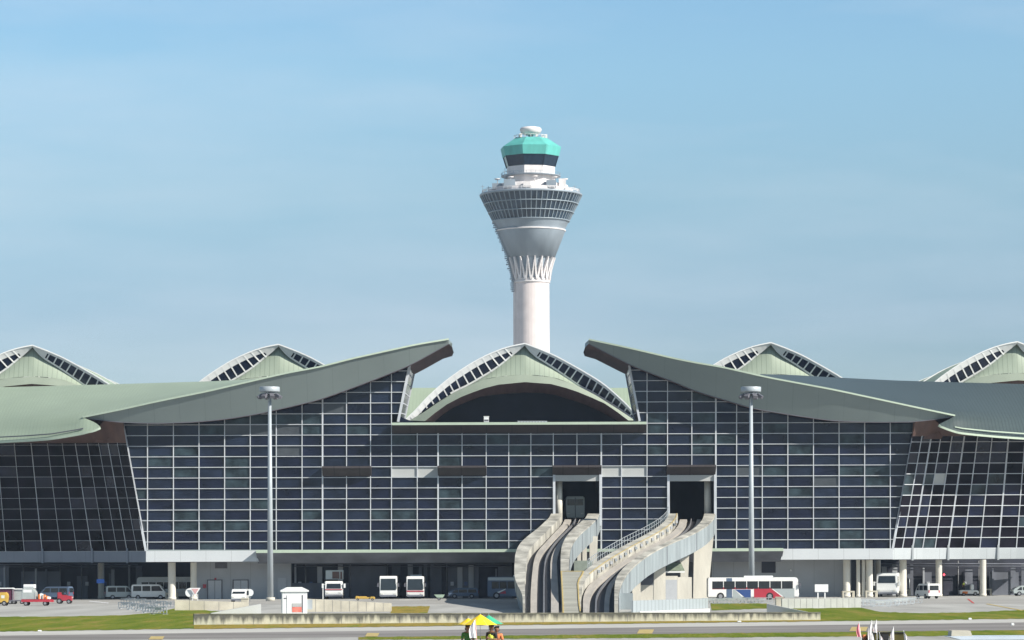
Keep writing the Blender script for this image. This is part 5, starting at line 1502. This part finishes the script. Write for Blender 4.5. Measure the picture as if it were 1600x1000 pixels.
# workers' trailer with flags, lower right
D1 = 134.0; k1 = D1/F
p = P(1385,1000,D1)
o = thing('flag_trailer', 'dark olive canvas sided trailer with flags along its edge at the bottom right', 'trailer', (p.x,D1,0))
t = MB(); t.box(-27*k1,27*k1,-.4,.9,.45,P(1385,988.5,D1).z); t.build('canvas_side', M['olive'], o, .02)
t = MB(); t.box(-10*k1,2*k1,-.42,-.402,.6,P(1385,990,D1).z); t.box(-25*k1,-20*k1,-.42,-.402,.6,P(1385,990,D1).z); t.build('dark_opening', M['black'], o)
t = MB(); zt = P(1385,988.5,D1).z; t.bar((-27*k1,-.42,zt+.01),(27*k1,-.42,zt+.01),.05,.05); t.build('top_rail', M['black'], o)
for s in (-1,1): wheel(o,-15*k1,s*.45+.2,.25,.15); wheel(o,15*k1,s*.45+.2,.25,.15)
for a in ((1342,972,996,'pink and white flag leaning, leftmost of the flags at bottom right','flagp',5,-1,.12),
          (1362,969,1001,'tall white flag at the left corner of the olive trailer','flagw',1,-1,.12),
          (1369.5,968.5,989,'tall white flag just right of the trailer corner flag','flagw',1,-1,.10),
          (1396,979,1001,'white flag standing before the middle of the olive trailer','flagw',1,-1,.10),
          (1412,985,1004,'short cream flag at the right corner of the olive trailer','flagw',3,1,.10),
          (1363,989,1010,'short white flag hanging on the left part of the olive trailer','flagw',5,-1,.08),
          (1374,988,1008,'small white flag with a bulging cloth on the olive trailer','flagw',1,1,.10),
          (1389.5,994,1010,'tiny white flag low on the olive trailer beside the taller one','flagw',0,-1,.05)):
    flag(a[0],a[1],a[2],D1-.7,a[7]*1.5,a[3],a[4],a[5],a[6])
person((fx(1352,D1),D1+.3,-.50), .1, 'person wearing an orange hat left of the olive trailer', 'cblack', hat='corange', hand=(.12,-.2,1.1))
person((fx(1374.5,D1),D1+1.6,-.30), -.2, 'person in dark red standing behind the olive trailer', 'cred', hair='cred', hand=(.12,-.2,1.1))
# pale flat-roofed truck at bottom right
p = P(1545,1000,D1); zr = P(1545,997.5,D1).z
o = thing('flat_roofed_truck', 'pale blue-white roof of a truck cut by the bottom right corner', 'truck', (P(1570,1000,D1).x,D1,0))
def rx(px): return P(px,996,D1).x-o.location.x
t = MB(); t.prism([(rx(1486),.5),(rx(1900),.5),(rx(1900),zr-.12),(rx(1497),zr-.12)],'y',-.8,.9); t.build('body', M['vslate'], o)
t = MB(); t.prism([(rx(1480),zr+.09),(rx(1497),zr-.03),(rx(1900),zr-.0),(rx(1900),zr+.10),(rx(1500),zr+.10)],'y',-.9,1.6); t.build('roof', mat('pale blue white roof',(0.55,0.62,0.70),.4,0,.08,1), o)
t = MB(); t.prism([(rx(1488),zr+.10),(rx(1521),zr+.10),(rx(1518),zr+.32),(rx(1489),zr+.33)],'y',.3,1.4); t.build('roof_box', M['beige'], o)
t = MB(); t.box(rx(1500),rx(1900),-.83,-.802,1.0,zr-.3); t.build('window', M['vglass'], o)
for s in (-1,1): wheel(o,rx(1540),s*.75,.4,.22); wheel(o,rx(1800),s*.75,.4,.22)
person((P(1506,915,G(1514,931).y).x, G(1514,931).y+.2, .55), .3, 'person in a fluorescent vest riding on the white utility cart', 'cblack', vest='cvest', hand=(.12,-.25,1.1))

# ================================================================== SKY, SUN, HAZE, CAMERA
SUN = Vector((0.72,-0.42,0.56)).normalized()
sl = bpy.data.lights.new('sun','SUN'); sl.energy = 5.0; sl.angle = math.radians(.5); sl.color = (1.0,.95,.86)
so = bpy.data.objects.new('sun', sl); COL.objects.link(so); so.rotation_euler = SUN.to_track_quat('Z','Y').to_euler(); so.location = (0,0,300)
W = bpy.data.worlds.new('World'); S.world = W; W.use_nodes = True
nt = W.node_tree; n = nt.nodes; l = nt.links; bg = n['Background']
sky = n.new('ShaderNodeTexSky'); sky.sky_type = 'NISHITA'; sky.sun_disc = False
sky.sun_elevation = math.asin(SUN.z); sky.sun_rotation = math.atan2(SUN.x, SUN.y)
sky.air_density = 1.0; sky.dust_density = 0.6; sky.ozone_density = 2.5
tcn = n.new('ShaderNodeTexCoord'); mp = n.new('ShaderNodeMapping'); mp.inputs['Scale'].default_value = (1.6,1.6,9)
mp.inputs['Rotation'].default_value = (0.0,0.12,0.0)
l.new(tcn.outputs['Generated'], mp.inputs[0])
nz = n.new('ShaderNodeTexNoise'); nz.inputs['Scale'].default_value = 2.2; nz.inputs['Detail'].default_value = 5; nz.inputs['Roughness'].default_value = .55
l.new(mp.outputs[0], nz.inputs['Vector'])
cr = n.new('ShaderNodeValToRGB'); cr.color_ramp.elements[0].position = .42; cr.color_ramp.elements[1].position = .75
cr.color_ramp.elements[0].color = (0,0,0,1); cr.color_ramp.elements[1].color = (.5,.5,.5,1)
l.new(nz.outputs['Fac'], cr.inputs[0])
hs = n.new('ShaderNodeMix'); hs.data_type = 'RGBA'; hs.blend_type = 'MULTIPLY'; hs.inputs['Factor'].default_value = 1
hs.inputs['B'].default_value = (0.89,1.06,1.07,1); l.new(sky.outputs[0], hs.inputs['A'])
# sky brightness over elevation; overhead part, out of frame, dimmed to cut fill
sx = n.new('ShaderNodeSeparateXYZ'); l.new(tcn.outputs['Generated'], sx.inputs[0])
er = n.new('ShaderNodeValToRGB'); l.new(sx.outputs['Z'], er.inputs[0]); e_ = er.color_ramp.elements
e_[0].position = 0.0; e_[0].color = (.62,.60,.68,1); e_[1].position = 1.0; e_[1].color = (.45,.45,.45,1)
for p_, c_ in ((.079,(.68,.655,.76)),(.119,(.88,.83,.83)),(.155,(1.0,.98,.96)),(.176,(1,1,1)),(.35,(.75,.75,.75)),(.6,(.5,.5,.5))):
    q_ = e_.new(p_); q_.color = (*c_,1)
h2 = n.new('ShaderNodeMix'); h2.data_type = 'RGBA'; h2.blend_type = 'MULTIPLY'; h2.inputs['Factor'].default_value = 1
l.new(hs.outputs['Result'], h2.inputs['A']); l.new(er.outputs[0], h2.inputs['B']); hs = h2
mx = n.new('ShaderNodeMix'); mx.data_type = 'RGBA'; l.new(cr.outputs[0], mx.inputs['Factor']); l.new(hs.outputs['Result'], mx.inputs['A'])
mx.inputs['B'].default_value = (5.2,5.9,6.6,1)
l.new(mx.outputs['Result'], bg.inputs['Color']); bg.inputs['Strength'].default_value = 0.098

HAZE = 0.00007
if HAZE:
    t = MB(); t.box(-700,700,-40,1150,-1.0,150); hz = t.build('haze', mat('haze', (1,1,1))); hz['kind'] = 'stuff'
    m = bpy.data.materials.new('haze volume'); m.use_nodes = True; nn = m.node_tree.nodes; nn.clear()
    out = nn.new('ShaderNodeOutputMaterial'); pv = nn.new('ShaderNodeVolumePrincipled'); pv.inputs['Density'].default_value = HAZE
    pv.inputs['Color'].default_value = (.62,.78,1.0,1); m.node_tree.links.new(pv.outputs[0], out.inputs['Volume']); hz.data.materials[0] = m

cam = bpy.data.cameras.new('camera'); co = bpy.data.objects.new('camera', cam); COL.objects.link(co)
cam.sensor_width = 36; cam.lens = 36*F/1600; cam.clip_start = 1; cam.clip_end = 12000
cam.shift_y = (HY-500)/1600.0
# shift_y > 0 moves the view up: horizon below the frame centre
co.matrix_world = Matrix.Translation((0,0,CH)) @ Matrix.Rotation(math.pi/2,4,'X') @ Matrix.Rotation(-ROLL,4,'Z')
S.camera = co
S.view_settings.view_transform = 'Standard'; S.view_settings.look = 'None'; S.view_settings.exposure = 0.5; S.view_settings.gamma = 1
